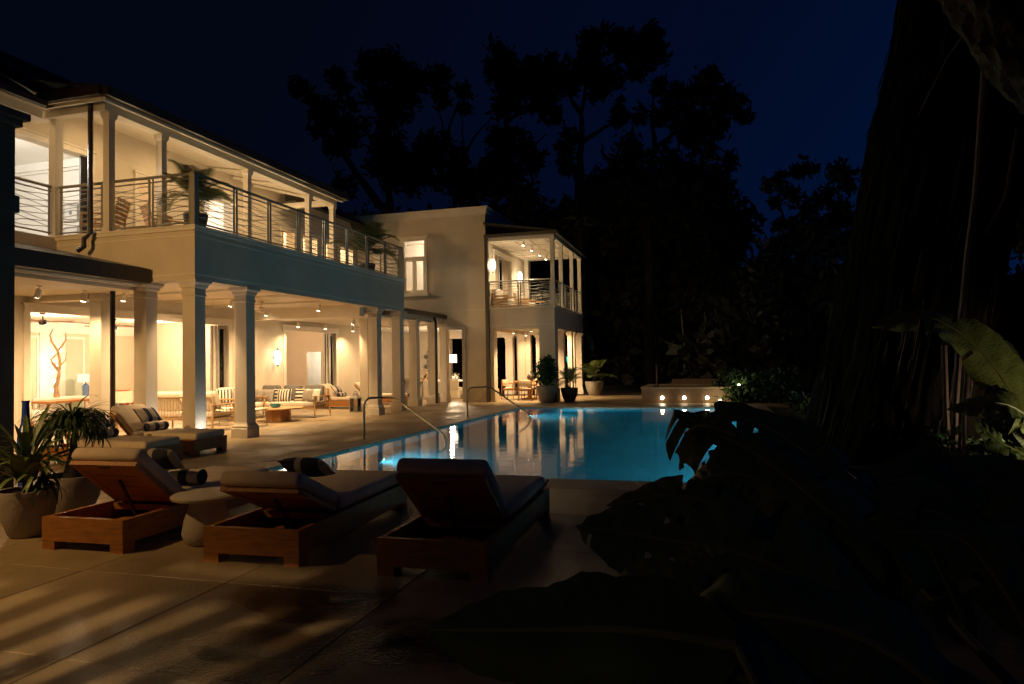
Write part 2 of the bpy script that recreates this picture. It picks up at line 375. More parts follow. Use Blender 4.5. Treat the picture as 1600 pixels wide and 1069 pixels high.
nx, ny = 2, 2
wt.quad(*[(x, y, -.035) for x, y in PL])
tag(wt.build('water', M['water']), kind='structure')
# steps inside the pool below the handrails
st = MB()
for k in range(3): st.box(-6.20 + .0, 12.0, -1.34, -5.2 + .35 * (2 - k) - .35, 13.4, -1.05 + .3 * k if k < 3 else 0)
terr = MB()
terr.box(-20, -6, -.055, -6.95, 34, -.045)
terr.box(-6.95, -6, -.055, 1.8, 8.2, -.045); terr.box(-6.95, 23.0, -.055, 3.6, 34, -.045)
terrace = tag(terr.build('terrace', M['soil']), kind='structure')
P = 1.3; slabs = {}
regs = [(-13.9, -6.96, -1.1, 30.0), (-6.96, 2.2, -1.1, 8.2), (-6.96, 3.4, 23.0, 30.0)]
cnt = 0
for (xa, xb, ya, yb) in regs:
    i0 = math.floor((xa + 2.05) / P); i1 = math.ceil((xb + 2.05) / P); j0 = math.floor((ya - .3) / P); j1 = math.ceil((yb - .3) / P)
    for i in range(i0, i1):
        for j in range(j0, j1):
            x0, x1 = max(xa, -2.05 + i * P), min(xb, -2.05 + (i + 1) * P); y0, y1 = max(ya, .3 + j * P), min(yb, .3 + (j + 1) * P)
            if x1 - x0 < .06 or y1 - y0 < .06: continue
            key = (round(x1 - x0, 3), round(y1 - y0, 3))
            if key not in slabs:
                a, b_ = key; gp = .003; q = MB(); c = .0035
                q.add([(gp, gp, -.045), (a - gp, gp, -.045), (a - gp, b_ - gp, -.045), (gp, b_ - gp, -.045), (gp, gp, -c), (a - gp, gp, -c), (a - gp, b_ - gp, -c), (gp, b_ - gp, -c),
                       (gp + c, gp + c, 0), (a - gp - c, gp + c, 0), (a - gp - c, b_ - gp - c, 0), (gp + c, b_ - gp - c, 0)],
                      [(0, 1, 5, 4), (1, 2, 6, 5), (2, 3, 7, 6), (3, 0, 4, 7), (4, 5, 9, 8), (5, 6, 10, 9), (6, 7, 11, 10), (7, 4, 8, 11), (8, 9, 10, 11)])
                slabs[key] = q.mesh('paving_slab', M['paving'])
            if cnt < 299:
                o = bpy.data.objects.new('paving_slab', slabs[key]); C.objects.link(o); o.parent = terrace
                o.location = (x0, y0, random.uniform(-.0012, .0012)); cnt += 1
# coping round the pool
def lerp(a, b, t): return (a[0] + (b[0] - a[0]) * t, a[1] + (b[1] - a[1]) * t)
def coping(inA, inB, outA, outB, n):
    for k in range(n):
        t0, t1 = k / n + .002, (k + 1) / n - .002
        a, b_, c_, d_ = lerp(inA, inB, t0), lerp(inA, inB, t1), lerp(outA, outB, t1), lerp(outA, outB, t0)
        q = MB(); q.slab([(p[0], p[1], .002) for p in (a, b_, c_, d_)], .062)
        if q.f: q.build('coping_stone', M['coping'], terrace)
ov = .03
I = [(PL[0][0] + ov, PL[0][1] + ov), (PL[1][0] - ov, PL[1][1] + ov), (PL[2][0] - ov, PL[2][1] - ov), (PL[3][0] + ov, PL[3][1] - ov)]
O = [(-6.955, 8.205), (1.8, 8.205), (1.8, 22.995), (-6.955, 22.995)]
coping(I[1], I[0], O[1], O[0], 7); coping(I[0], I[3], O[0], O[3], 11); coping(I[3], I[2], O[3], O[2], 7); coping(I[2], I[1], O[2], O[1], 11)
# puddles left on the paving
def puddle(pts, label):
    q = MB(); c = Vector((sum(p[0] for p in pts) / len(pts), sum(p[1] for p in pts) / len(pts), 0)); n = 40
    ph = [random.uniform(0, 6.28) for _ in range(4)]; vs = []
    for k in range(n):
        t = 2 * PI * k / n; d = Vector((math.cos(t), math.sin(t), 0))
        rx = .72 * max(abs(p[0] - c.x) for p in pts); ry = .72 * max(abs(p[1] - c.y) for p in pts)
        f = 1 + .16 * math.sin(2 * t + ph[0]) + .15 * math.sin(3 * t + ph[1]) + .10 * math.sin(5 * t + ph[2]) + .05 * math.sin(9 * t + ph[3])
        vs.append((c.x + rx * f * d.x, c.y + ry * f * d.y, .0045))
    vs.append((c.x, c.y, .0045)); q.add(vs, [(k, (k + 1) % n, n) for k in range(n)]); o = q.build('puddle', M['puddle'], None, False, [(.5 + .5 * math.cos(2 * PI * k / n), .5 + .5 * math.sin(2 * PI * k / n)) for k in range(n)] + [(.5, .5)]); return tag(o, label, 'puddle', 'puddles on the terrace', 'structure')
puddle([(-2.85, 3.85), (-2.1, 4.2)], 'shallow puddle on the paving just in front of the middle lounger')
puddle([(-2.85, 3.0), (-2.1, 3.35)], 'shallow puddle near the bottom edge of the picture catching a bright glint')
puddle([(-1.95, 3.35), (-1.4, 3.75)], 'damp puddle between two paving joints beside the big dark leaf')

# ------------------------------------------------------------------ villa
XF = -9.55; YC = 11.09; YE = 20.70; XW = -13.8
villa = thing('villa', 'long cream two storey villa with columned verandah and railed balcony beside the pool', 'house')
z0f, z1f = 3.26, 4.33
def column(parent, x1, y0, z1=3.26, wd=.30, base=True, name='column', mt='column', zb=0):
    cx, cyy = x1 - wd / 2, y0 + wd / 2; h = wd / 2
    o = MB().sqprof(cx, cyy, [(h + .012, zb + .30), (h, zb + .34), (h * .97, z1 - .32)]).build(name, M[mt], parent)
    MB().sqprof(cx, cyy, [(h * .97, z1 - .32), (h + .012, z1 - .31), (h + .012, z1 - .28), (h, z1 - .27), (h, z1 - .17), (h + .03, z1 - .14), (h + .035, z1 - .10), (h + .075, z1 - .06), (h + .085, z1 - .055), (h + .085, z1 - .001)]).build('capital', M[mt], o)
    if base: MB().sqprof(cx, cyy, [(h + .055, zb), (h + .055, zb + .20), (h + .04, zb + .215), (h + .045, zb + .25), (h + .012, zb + .30)]).build('plinth', M[mt], o)
    return o
for y in (YC, 12.63, 18.74, 20.36): column(villa, XF, y)
for y in (YC, 20.36): column(villa, -10.72, y)
column(villa, -11.84, YC); column(villa, -10.1, 22.9, 3.2); column(villa, -9.95, 24.28, 3.2)
# balcony beam (parapet band) with small mouldings
bw = .34
b_ = MB()
b_.box(XF - bw, YC, z0f, XF, YE, z1f - .10); b_.box(-13.14, YC, z0f + .001, XF - bw, YC + bw, z1f - .10); b_.box(-13.1, YE - bw, z0f + .001, XF - bw, YE, z1f - .10)
b_.build('balcony_beam', M['wall'], villa)
b_ = MB()
for (za, zb_, pr) in ((z1f - .10, z1f - .03, .045), (z1f - .03, z1f, .07), (z1f - .21, z1f - .185, .012), (z0f + .10, z0f + .13, .014)):
    b_.box(XF - bw - .02, YC - pr, za, XF + pr, YE + pr, zb_); b_.box(-13.14, YC - pr, za + .0005, XF - bw - .02, YC + bw, zb_ - .0005)
    b_.box(-13.14, YE - bw, za + .0005, XF - bw - .02, YE + pr, zb_ - .0005)
b_.build('beam_moulding', M['trim'], villa)
# floors and ceilings
MB().box(-20, 6, 4.02, -13.0, 25.38, 4.28).box(-12.999, YC + bw, 4.02, XF - bw - .03, YE - bw, 4.28).build('upper_floor', M['ceil'], villa)
MB().box(-13.79, YC + bw, 3.32, XF - bw, 18.3, 3.40).build('verandah_ceiling', M['ceil'], villa)
MB().box(-13.79, 18.6, 3.06, XF - bw, YE - bw, 3.12).box(-13.79, YE - bw, 3.10, -10.05, 25.38, 3.16).build('verandah_ceiling', M['ceil'], villa)
MB().box(-13.79, 5.0, 3.10, -10.95, YC, 3.16).build('verandah_ceiling', M['ceil'], villa)
MB().box(-13.79, 18.3, 2.98, XF - bw, 18.6, 3.42).build('verandah_beam', M['trim'], villa); MB().box(-13.79, YC + .02, 2.98, -12.2, YC + .30, 3.255).build('verandah_beam', M['trim'], villa)
MB().box(-11.0, 5.0, 3.17, -10.8, YC - .02, 3.30).build('verandah_beam', M['trim'], villa)
MB().box(-10.3, YE, 3.20, -10.1, 25.38, 3.30).build('verandah_beam', M['trim'], villa)
for y in (13.2, 14.9, 16.6): MB().box(-13.75, y, 3.27, XF - bw - .01, y + .12, 3.319).build('ceiling_batten', M['trim'], villa)
# front walls
lo_ops = [(11.12, 17.4, 0, 2.80), (20.29, 23.6, 0, 2.78)]
q = MB(); wall_x(q, XW - .3, XW, 5.0, 25.39, 0, 4.02, lo_ops); q.build('wall', M['wall'], villa)
up_ops = [(10.7, 12.6, 4.34, 6.52), (16.34, 17.6, 4.34, 6.52), (20.18, 20.85, 4.34, 6.2), (21.35, 22.3, 4.34, 6.2), (22.75, 23.55, 4.34, 6.2), (23.95, 24.95, 4.34, 6.2)]
q = MB(); wall_x(q, XW - .3, XW, 5.0, 25.39, 4.28, 7.5, up_ops); q.build('wall', M['wall'], villa)
def architrave(parent, y0, y1, zb, zt, x=XW, wd=.13, pr=.045, mt='trim', name='door_frame'):
    MB().box(x, y0 - wd, zb, x + pr, y0 + .012, zt).box(x, y1 - .012, zb, x + pr, y1 + wd, zt).box(x, y0 - wd, zt - .012, x + pr + .012, y1 + wd, zt + wd).box(x, y0 - wd - .04, zt + wd, x + pr + .04, y1 + wd + .04, zt + wd + .04).build(name, M[mt], parent)
for o in lo_ops + up_ops: architrave(villa, *o, wd=.13 if o[2] == 0 else .10)
# stacked sliding door leaves
def door_leaf(parent, y0, y1, zb, zt, x, m='trim'):
    f = MB().box(x - .045, y0, zb, x, y0 + .08, zt).box(x - .045, y1 - .08, zb, x, y1, zt).box(x - .044, y0 + .08, zt - .10, x - .001, y1 - .08, zt).box(x - .044, y0 + .08, zb, x - .001, y1 - .08, zb + .2).build('door', M[m], parent)
    MB().box(x - .026, y0 + .075, zb + .19, x - .02, y1 - .075, zt - .09).build('pane', M['glass'], f); return f
for k in range(3): door_leaf(villa, 17.02 - .05 * k, 17.39 - .03 * k, .02, 2.77, XW - .06 - .07 * k, 'rail' if k != 1 else 'trim')
for k in range(3): door_leaf(villa, 23.24 - .05 * k, 23.58 - .03 * k, .02, 2.75, XW - .06 - .07 * k, 'rail' if k != 1 else 'trim')
architrave(villa, 14.0, 14.42, 4.34, 6.4, wd=.10); MB().box(XW, 14.02, 4.34, XW + .03, 14.40, 6.38).build('door', M['peach'], villa); door_leaf(villa, 12.42, 12.59, 4.35, 6.5, XW - .05, 'black')
# interior shell, lower floor
XB = -19.3
q = MB(); wall_x(q, XB - .2, XB, 9.0, 26, 0, 3.1, [(20.35, 20.85, .95, 2.55)]); q.build('interior_wall', M['peach'], villa)
q = MB(); q.box(XB, 9.0, 0, XW - .3, 9.2, 3.1); q.build('interior_wall', M['peach'], villa)
q = MB(); wall_y(q, 25.39, 25.55, XB, XW, 0, 3.1, [(-16.23, -15.41, 0, 2.1)]); q.build('interior_wall', M['peach'], villa)
MB().box(-17.5, 27.2, 0, -14.6, 27.3, 3).box(-17.5, 25.56, 2.6, -14.6, 27.2, 2.7).box(-17.6, 25.56, 0, -17.5, 27.3, 3).box(-14.6, 25.56, 0, -14.5, 27.3, 3).build('interior_wall', M['white'], villa)
MB().box(XB, 19.3, 0, XW - 1.9, 19.45, 3.1).build('interior_wall', M['peach'], villa)
MB().box(XB, 9.2, 3.02, XW - .3, 25.39, 3.1).build('interior_ceiling', M['white'], villa)
MB().box(XB, 9.2, 2.66, XB + .12, 19.3, 2.72).box(XB, 9.2, 2.72, XB + .18, 19.3, 3.0).build('cornice', M['white'], villa)
MB().box(XB, 9.2, .0, -13.81, 25.39, .006).build('interior_floor', M['paving'], villa)
# panels on the back wall of the living room
def wall_panel(y0, y1, z0, z1, m):
    p = MB().box(XB, y0, z0, XB + .03, y1, z1).build('wall_panel', M[m], villa)
    MB().box(XB, y0 - .07, z0, XB + .05, y0, z1 + .07).box(XB, y1, z0, XB + .05, y1 + .07, z1 + .07).box(XB, y0, z1, XB + .05, y1, z1 + .07).build('panel_frame', M['white'], p)
wall_panel(15.1, 15.78, .1, 2.5, 'peach'); wall_panel(15.95, 16.58, .1, 2.62, 'white'); wall_panel(16.72, 17.35, .1, 2.5, 'sage')
f = MB().box(XB, 20.27, .87, XB + .05, 20.35, 2.63).box(XB, 20.85, .87, XB + .05, 20.93, 2.63).box(XB, 20.35, 2.55, XB + .05, 20.85, 2.63).box(XB - .2, 20.2, .80, XB + .16, 21.0, .87).box(XB - .06, 20.35, 2.0, XB, 20.85, 2.06).build('window', M['white'], villa)
MB().box(XB - .10, 20.35, .95, XB - .09, 20.85, 2.55).build('pane', M['glass'], f)
# interior shell, upper floor
q = MB(); q.box(-20, 14.6, 4.28, XW - .3, 14.75, 7.30); q.box(-20, 7.5, 4.28, -19.85, 14.6, 7.4); q.build('interior_wall', M['white'], villa)
MB().box(-19.85, 14.5, 6.98, XW - .3, 14.6, 7.04).box(-19.85, 14.42, 7.04, XW - .3, 14.6, 7.27).build('cornice', M['white'], villa)
MB().slab([(-19.85, 14.6, 7.28), (-19.85, 7.5, 8.2), (XW - .3, 7.5, 8.2), (XW - .3, 14.6, 7.28)], .05).build('interior_ceiling', M['white'], villa)
MB().box(-17.5, 15.0, 4.28, -17.4, 25.3, 7.3).box(-17.4, 19.2, 4.28, XW - .3, 19.35, 7.3).box(-17.4, 22.5, 4.28, XW - .3, 22.6, 7.3).build('interior_wall', M['peach'], villa)
MB().box(-17.4, 14.76, 7.1, XW - .3, 19.2, 7.15).box(-17.4, 19.35, 6.9, XW - .3, 25.3, 6.95).build('interior_ceiling', M['white'], villa)
# roofs
MB().slab([(-12.75, 3, 6.98), (-12.75, 10.6, 6.98), (-16, 10.6, 9.04), (-16, 3, 9.04)], .10).slab([(-13.3, 10.6, 7.62), (-13.3, 20.1, 7.62), (-16, 20.1, 9.04), (-16, 10.6, 9.04)], .10).slab([(-12.75, 20.1, 6.98), (-12.75, 25.3, 6.98), (-16, 23.0, 9.04), (-16, 20.1, 9.04)], .10).slab([(-16, 3, 9.04), (-16, 23, 9.04), (-20, 25.3, 6.98), (-20, 3, 6.98)], .10).slab([(-12.75, 25.3, 6.98), (-20, 25.3, 6.98), (-16, 23, 9.04)], .10).build('main_roof', M['roof'], villa)
MB().box(-16.12, 3, 9.02, -15.88, 23, 9.12).build('ridge_cap', M['roof'], villa)
rx = -11.36
MB().slab([(rx, 10.72, 7.16), (rx, 20.1, 7.16), (-13.3, 19.6, 7.62), (-13.3, 10.72, 7.62)], .06).slab([(rx, 20.1, 7.158), (-13.6, 20.1, 7.158), (-13.3, 19.6, 7.618)], .06).build('balcony_roof', M['roof'], villa)
MB().box(rx - .02, 10.68, 6.97, rx + .11, 20.16, 7.17).box(-13.0, 10.60, 6.97, rx - .02, 10.72, 7.17).box(-13.2, 20.08, 6.97, rx - .02, 20.18, 7.17).build('gutter', M['gutter'], villa)
MB().box(-12.78, 4, 6.86, -12.66, 10.60, 6.98).build('gutter', M['gutter'], villa)
MB().box(rx - .10, 10.76, 6.90, rx - .03, 20.06, 6.969).box(-13.05, 10.74, 6.90, rx - .10, 10.80, 6.969).build('eave_board', M['trim'], villa)
MB().slab([(rx - .1, 10.8, 6.99), (XW, 10.8, 7.40), (XW, 20.05, 7.40), (rx - .1, 20.05, 6.99)], .02).build('balcony_ceiling', M['ceil'], villa)
MB().box(-11.86, 10.95, 6.80, -11.60, 20.0, 6.98).box(-13.79, 10.95, 6.801, -11.86, 11.15, 6.979).box(-13.79, 19.84, 6.801, -11.86, 20.0, 6.979).build('eave_beam', M['trim'], villa)
for k, (a, c_) in enumerate((((-11.75, 16.6), (-13.75, 16.6)), ((-11.75, 18.0), (-13.75, 18.0)), ((-11.75, 19.3), (-13.75, 17.6)), ((-12.6, 19.85), (-13.75, 18.6)))):
    za = 6.99 + (-11.46 - a[0]) * .175 - .06; zc = 6.99 + (-11.46 - c_[0]) * .175 - .06
    MB().tube([(a[0], a[1], za), (c_[0], c_[1], zc)], .06, 4).build('rafter', M['trim'], villa)
for y in (YC, 12.5, 15.5, 18.42, 19.84):
    c0 = MB().sqprof(-11.72, y + .08, [(.075, 4.28), (.075, 6.805)]).build('balcony_post', M['trim'], villa)
    MB().sqprof(-11.72, y + .08, [(.10, 4.281), (.10, 4.42), (.077, 4.45)]).build('plinth', M['trim'], c0); MB().sqprof(-11.72, y + .08, [(.077, 6.66), (.10, 6.70), (.115, 6.803)]).build('capital', M['trim'], c0)
c0 = MB().sqprof(-13.10, YC + .06, [(.09, 4.28), (.09, 6.86)]).build('balcony_post', M['trim'], villa)
c0 = MB().sqprof(-13.10, 8.9, [(.09, 4.28), (.09, 6.86)]).build('balcony_post', M['trim'], villa)
MB().box(-13.22, 4, 6.70, -12.98, 10.75, 6.88).build('eave_beam', M['trim'], villa)
MB().slab([(-12.78, 4, 6.87), (XW, 4, 7.0), (XW, 10.75, 7.0), (-12.78, 10.75, 6.87)], .02).build('balcony_ceiling', M['ceil'], villa)
# lean-to verandah roofs with their gutters
MB().slab([(-10.62, 3.5, 3.52), (-10.62, 11.04, 3.52), (-13.2, 11.04, 4.10), (-13.2, 3.5, 4.10)], .07).build('verandah_roof', M['gutter'], villa)
MB().box(-10.74, 3.5, 3.22, -10.55, 11.04, 3.50).build('gutter', M['gutter'], villa)
MB().box(-13.2, 5, 4.12, -13.02, YC, 4.30).box(-10.8, 3.6, 3.19, -10.745, 11.0, 3.42).build('eave_board', M['trim'], villa)
MB().slab([(-9.90, YE + .08, 3.46), (-9.90, 25.3, 3.46), (-13.2, 25.3, 4.05), (-13.2, YE + .08, 4.05)], .07).build('verandah_roof', M['gutter'], villa)
MB().box(-9.98, YE + .08, 3.28, -9.82, 25.3, 3.43).build('gutter', M['gutter'], villa)
MB().box(-10.1, YE + .02, 3.18, -10.02, 25.35, 3.40).build('eave_board', M['trim'], villa)
# downpipes
MB().tube([(-11.93, 10.92, 7.04), (-11.93, 10.92, 4.30), (-12.02, 10.85, 4.18), (-12.02, 10.85, 4.02), (-12.12, 10.78, 3.92)], .05, 8).build('downpipe', M['pipe'], villa, True)
MB().tube([(-10.68, 10.55, 3.38), (-11.35, 10.95, 3.25), (-11.42, 10.97, 3.1), (-11.42, 10.97, 0.02)], .05, 8).build('downpipe', M['pipe'], villa, True)
MB().tube([(-10.35, 20.2, 3.2), (-10.2, 20.22, 3.12), (-10.2, 20.22, .02)], .05, 8).build('downpipe', M['pipe'], villa, True)
MB().tube([(-9.92, 24.2, 3.3), (-9.88, 24.22, 3.1), (-9.88, 24.22, .02)], .05, 8).build('downpipe', M['pipe'], villa, True)
# near pier at the left edge
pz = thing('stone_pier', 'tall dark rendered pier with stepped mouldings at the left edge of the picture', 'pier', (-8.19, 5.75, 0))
MB().box(-.45, -.4, 0, .34, .4, 4.45).build('shaft', M['pier_shade'], pz)
MB().box(-.5, -.5, 4.53, .46, .5, 4.61).build('moulding', M['pier_shade'], pz); MB().box(-.48, -.45, 4.451, .40, .45, 4.529).build('moulding', M['pier_shade'], pz); MB().box(-.47, -.43, 3.42, .375, .43, 3.62).build('moulding', M['pier_shade'], pz)

# railings
def railing(parent, p0, p1, zb, h, n, seed, post=True):
    rnd = random.Random(seed); p0 = Vector(p0 + (0,)); p1 = Vector(p1 + (0,)); L = (p1 - p0).length; d = (p1 - p0) / L; nr = Vector((-d.y, d.x, 0))
    def P3(s, z, o=0): q = p0 + d * s + nr * o; return (q.x, q.y, z)
    def bar(mb, s0, z0, s1, z1, w_, dp): 
        a = Vector(P3(s0, z0)); b = Vector(P3(s1, z1)); mb.tube([a, b], w_ / 1.414, 4)
    hr = MB(); bar(hr, 0, zb + h, L, zb + h, .045, .03); hr.build('handrail', M['rail'], parent)
    for k in range(n):
        s0, s1 = L * k / n + .045, L * (k + 1) / n - .045
        pn = MB()
        for s_ in (s0, s1): bar(pn, s_, zb + .02, s_, zb + h - .01, .038, .03)
        bar(pn, s0 - .04, zb + .07, s1 + .04, zb + .07, .026, .03); bar(pn, s0 - .04, zb + h - .10, s1 + .04, zb + h - .10, .022, .03)
        pn = pn.build('railing_panel', M['rail'], parent)
        w_ = MB(); nb = 11; ph = rnd.uniform(0, 6.28)
        for j in range(nb):
            z = zb + .13 + (h - .30) * (j + .5) / nb; am = .020 + .016 * (j % 2); fq = 1.0 + .35 * ((j * 7) % 3); phj = ph + (PI if j % 2 else 0) + rnd.uniform(-.5, .5); tl = rnd.uniform(-.018, .018)
            w_.tube([P3(s0 + (s1 - s0) * i / 8, z + am * math.sin(phj + fq * PI * i / 8 * 1.5) + tl * (i / 4 - 1)) for i in range(9)], .0075, 4, False)
        w_.build('wavy_bars', M['rail'], pn)
railing(villa, (XF - .06, YC + .10), (XF - .06, YE - .06), 4.33, 1.04, 8, 3)
railing(villa, (XF - .12, YC + .06), (-11.62, YC + .06), 4.33, 1.04, 2, 5)
railing(villa, (-11.84, YC + .06), (-13.0, YC + .06), 4.33, 1.04, 1, 6)
railing(villa, (-13.10, YC - .05), (-13.10, 9.0), 4.33, 1.04, 2, 8)
railing(villa, (XF - .12, YE - .08), (-10.4, YE - .08), 4.33, 1.04, 1, 9)
for y in (YC + .06, YE - .08): MB().sqprof(XF - .06, y, [(.055, 4.33), (.055, 5.40), (.03, 5.41)]).build('corner_post', M['rail'], villa)

# ------------------------------------------------------------------ far wing with its corner porch
wing = thing('wing', 'plain cream two storey block with flat cornice and open corner porch beyond the verandah', 'house')
YB = 25.4; XR = -8.22
lo = [(-14.6, -10.12, 0, 3.06), (-9.92, -9.24, 0, 2.85)]
q = MB(); wall_y(q, YB, YB + .35, -15.2, XR, 0, 3.55, lo); q.build('wall', M['wall'], wing)
q = MB(); wall_y(q, YB, YB + .35, -15.2, XR, 3.55, 7.36, [(-11.74, -10.80, 4.36, 6.55)]); q.build('wall', M['wall'], wing)
q = MB(); wall_x(q, XR - .35, XR, YB + .35, 32.6, 0, 3.4, [(26.4, 31.2, 0, 2.8)]); wall_x(q, XR - .35, XR, YB + .35, 32.6, 3.4, 7.36, [(26.5, 29.0, 3.7, 6.0)]); q.build('wall', M['wall'], wing)
q = MB(); wall_y(q, 32.25, 32.6, -15.2, XR - .35, 0, 7.36, [(-12.4, -11.5, .1, 2.75), (-10.3, -8.9, .0, 2.75)]); q.build('wall', M['wall'], wing)
MB().box(-15.55, YB, 0, -15.2, 32.6, 7.36).build('wall', M['wall'], wing)
cn = MB()
for za, zb_, pr in ((7.36, 7.46, .05), (7.46, 7.58, .09), (7.58, 7.66, .16)): cn.box(-15.6, YB - pr, za, XR + pr, 32.7 + pr, zb_)
MB().box(-15.5, YB - .012, 3.58, XR - .003, YB, 3.62).build('string_course', M['trim'], wing)
cn.build('cornice', M['trim'], wing)
MB().box(-15.2, YB + .36, 3.1, XR - .36, 32.2, 3.4).build('interior_ceiling', M['white'], wing)
MB().box(-15.2, YB + .36, 6.9, XR - .36, 32.2, 7.0).box(-15.19, 28.4, 3.41, XR - .361, 28.5, 6.89).build('interior_wall', M['white'], wing)
MB().box(-10.12, YB - .03, 0, -9.92, YB - .003, 3.0).box(-9.24, YB - .03, 0, -9.10, YB - .003, 2.97).box(-9.92, YB - .03, 2.85, -9.24, YB - .003, 2.97).build('door_frame', M['trim'], wing)
MB().box(-9.10, YB - .025, 0, XR + .02, YB - .002, .55).build('plinth', M['base'], wing)
column(wing, -9.94, YB + .05, 3.05, .28)
# upper window
wf = MB().box(-11.86, YB - .05, 4.30, -11.74, YB + .0, 6.62).box(-10.80, YB - .05, 4.30, -10.68, YB, 6.62).box(-11.74, YB - .05, 6.48, -10.80, YB, 6.62).box(-11.95, YB - .09, 6.62, -10.6, YB, 6.68).box(-11.95, YB - .10, 4.24, -10.6, YB, 4.36)
wf.box(-11.74, YB + .05, 5.78, -10.80, YB + .11, 5.86)
wf = wf.build('window', M['trim'], wing)
for xa, xb in ((-11.735, -11.275), (-11.265, -10.805)):
    s_ = MB().box(xa, YB + .05, 4.37, xa + .08, YB + .10, 5.77).box(xb - .08, YB + .05, 4.37, xb, YB + .10, 5.77).box(xa + .08, YB + .05, 4.37, xb - .08, YB + .10, 4.50).box(xa + .08, YB + .05, 5.68, xb - .08, YB + .10, 5.77).build('sash', M['trim'], wf)
MB().box(-11.73, YB + .07, 4.38, -10.81, YB + .076, 5.77).box(-11.73, YB + .07, 5.87, -10.81, YB + .076, 6.47).build('pane', M['glass'], wf)
MB().box(-11.73, YB + .07, 5.87, -11.70, YB + .10, 6.47).box(-10.84, YB + .07, 5.87, -10.81, YB + .10, 6.47).build('sash', M['trim'], wf)
# porch
XP = -5.50; YP = 25.4; YQ = 31.6
pb = MB(); pb.box(XR + .001, YP, 2.80, XP, YP + .4, 3.64); pb.box(XP - .4, YP + .4, 2.80, XP, YQ, 3.64); pb.box(XR + .001, YQ - .4, 2.80, XP - .4, YQ, 3.64); pb.build('porch_beam', M['wall'], wing)
MB().box(XR + .001, YP - .05, 3.60, XP + .05, YP + .1, 3.67).box(XP - .1, YP + .1, 3.60, XP + .05, YQ + .05, 3.67).box(XR + .01, YP - .012, 2.95, XP + .012, YP, 2.98).build('beam_moulding', M['trim'], wing)
MB().box(XR + .001, YP + .4, 3.44, XP - .4, YQ - .4, 3.60).build('porch_floor', M['ceil'], wing)
MB().box(XR + .001, YP + .4, 2.95, XP - .4, YQ - .4, 3.0).build('porch_ceiling', M['ceil'], wing)
pp = MB().box(XP - .62, YP, .5, XP, YP + .55, 2.80).build('pillar', M['wall'], wing)
MB().box(XP - .66, YP - .04, 0, XP + .04, YP + .59, .5).build('plinth', M['base'], pp)
pp = MB().box(XR + .001, YP + .001, .5, XR + .28, YP + .45, 2.80).build('pillar', M['wall'], wing)
MB().box(XR + .001, YP - .04, 0, XR + .32, YP + .49, .5).build('plinth', M['base'], pp)
for y in (27.15, 29.45, 31.25): column(wing, XP - .02, y, 2.8, .30)
column(wing, -8.85, 31.3, 2.8, .36); column(wing, -9.25 + 1.9, 31.25, 2.8, .34)
MB().box(XR - .35, 31.25, 0, -7.96, 31.55, 2.8).build('wall', M['wall'], wing)
# upper porch
MB().slab([(XP + .18, YP - .22, 6.52), (XP + .18, YQ + .3, 6.52), (XR, YQ + .3, 7.0), (XR, YP - .22, 7.0)], .08).build('porch_roof', M['roof'], wing)
MB().box(XR + .02, YP - .25, 6.38, XP + .22, YP - .14, 6.50).box(XP + .1, YP - .14, 6.38, XP + .22, YQ + .3, 6.50).build('gutter', M['gutter'], wing)
MB().box(XR + .02, YP - .02, 6.26, XP + .03, YP + .14, 6.42).box(XP - .13, YP + .14, 6.26, XP + .03, YQ, 6.42).build('eave_beam', M['trim'], wing)
MB().box(XR + .001, YP + .02, 6.34, XP - .14, YQ, 6.38).build('porch_ceiling', M['ceil'], wing)
for k in range(5): MB().box(XR + .02, YP + .5 + k * 1.25, 6.31, XP - .15, YP + .56 + k * 1.25, 6.339).build('ceiling_batten', M['trim'], wing)
for k in range(4): MB().box(XR + .35 + k * .62, YP + .16, 6.315, XR + .39 + k * .62, YQ - .05, 6.3385).build('ceiling_batten', M['trim'], wing)
for y in (YP + .02, 27.0, 29.3, 31.2): MB().sqprof(XP - .06, y + .08, [(.075, 3.66), (.075, 6.27)]).sqprof(XP - .06, y + .08, [(.078, 6.16), (.11, 6.265)]).sqprof(XP - .06, y + .08, [(.10, 3.665), (.10, 3.80), (.076, 3.82)]).build('porch_post', M['trim'], wing)
MB().sqprof(XR + .13, 31.3, [(.10, 3.6), (.10, 6.34)]).build('porch_post', M['trim'], wing)
railing(wing, (XR + .06, YP + .08), (XP - .12, YP + .08), 3.66, 1.03, 2, 21)
railing(wing, (XP - .06, YP + .16), (XP - .06, YQ - .1), 3.66, 1.03, 5, 22)
railing(wing, (XR + .3, YQ - .1), (XP - .12, YQ - .1), 3.66, 1.03, 2, 23)
MB().box(XR, YP - .14, 0, XR + .13, YP - .01, 6.4).build('downpipe', M['pipe'], wing)
MB().tube([(XP + .06, 28.6, 2.8), (XP + .06, 28.6, .02)], .04, 8).build('downpipe', M['pipe'], wing, True)
architrave(wing, 26.5, 29.0, 3.68, 6.0, XR, .10)
MB().box(XR - .12, 26.51, 3.7, XR - .08, 27.3, 5.98).build('curtain', M['curtain'], wing)
cu = MB(); pts = [(XR - .14 + .035 * math.sin(k * 1.4), 27.9 + k * .045) for k in range(24)]
for a, b2 in zip(pts[:-1], pts[1:]): cu.quad((a[0], a[1], 3.66), (b2[0], b2[1], 3.66), (b2[0], b2[1], 5.98), (a[0], a[1], 5.98))
cu.build('curtain', M['curtain'], wing, True)
door_leaf(wing, 27.3, 27.9, 3.68, 5.98, XR - .03, 'rail')
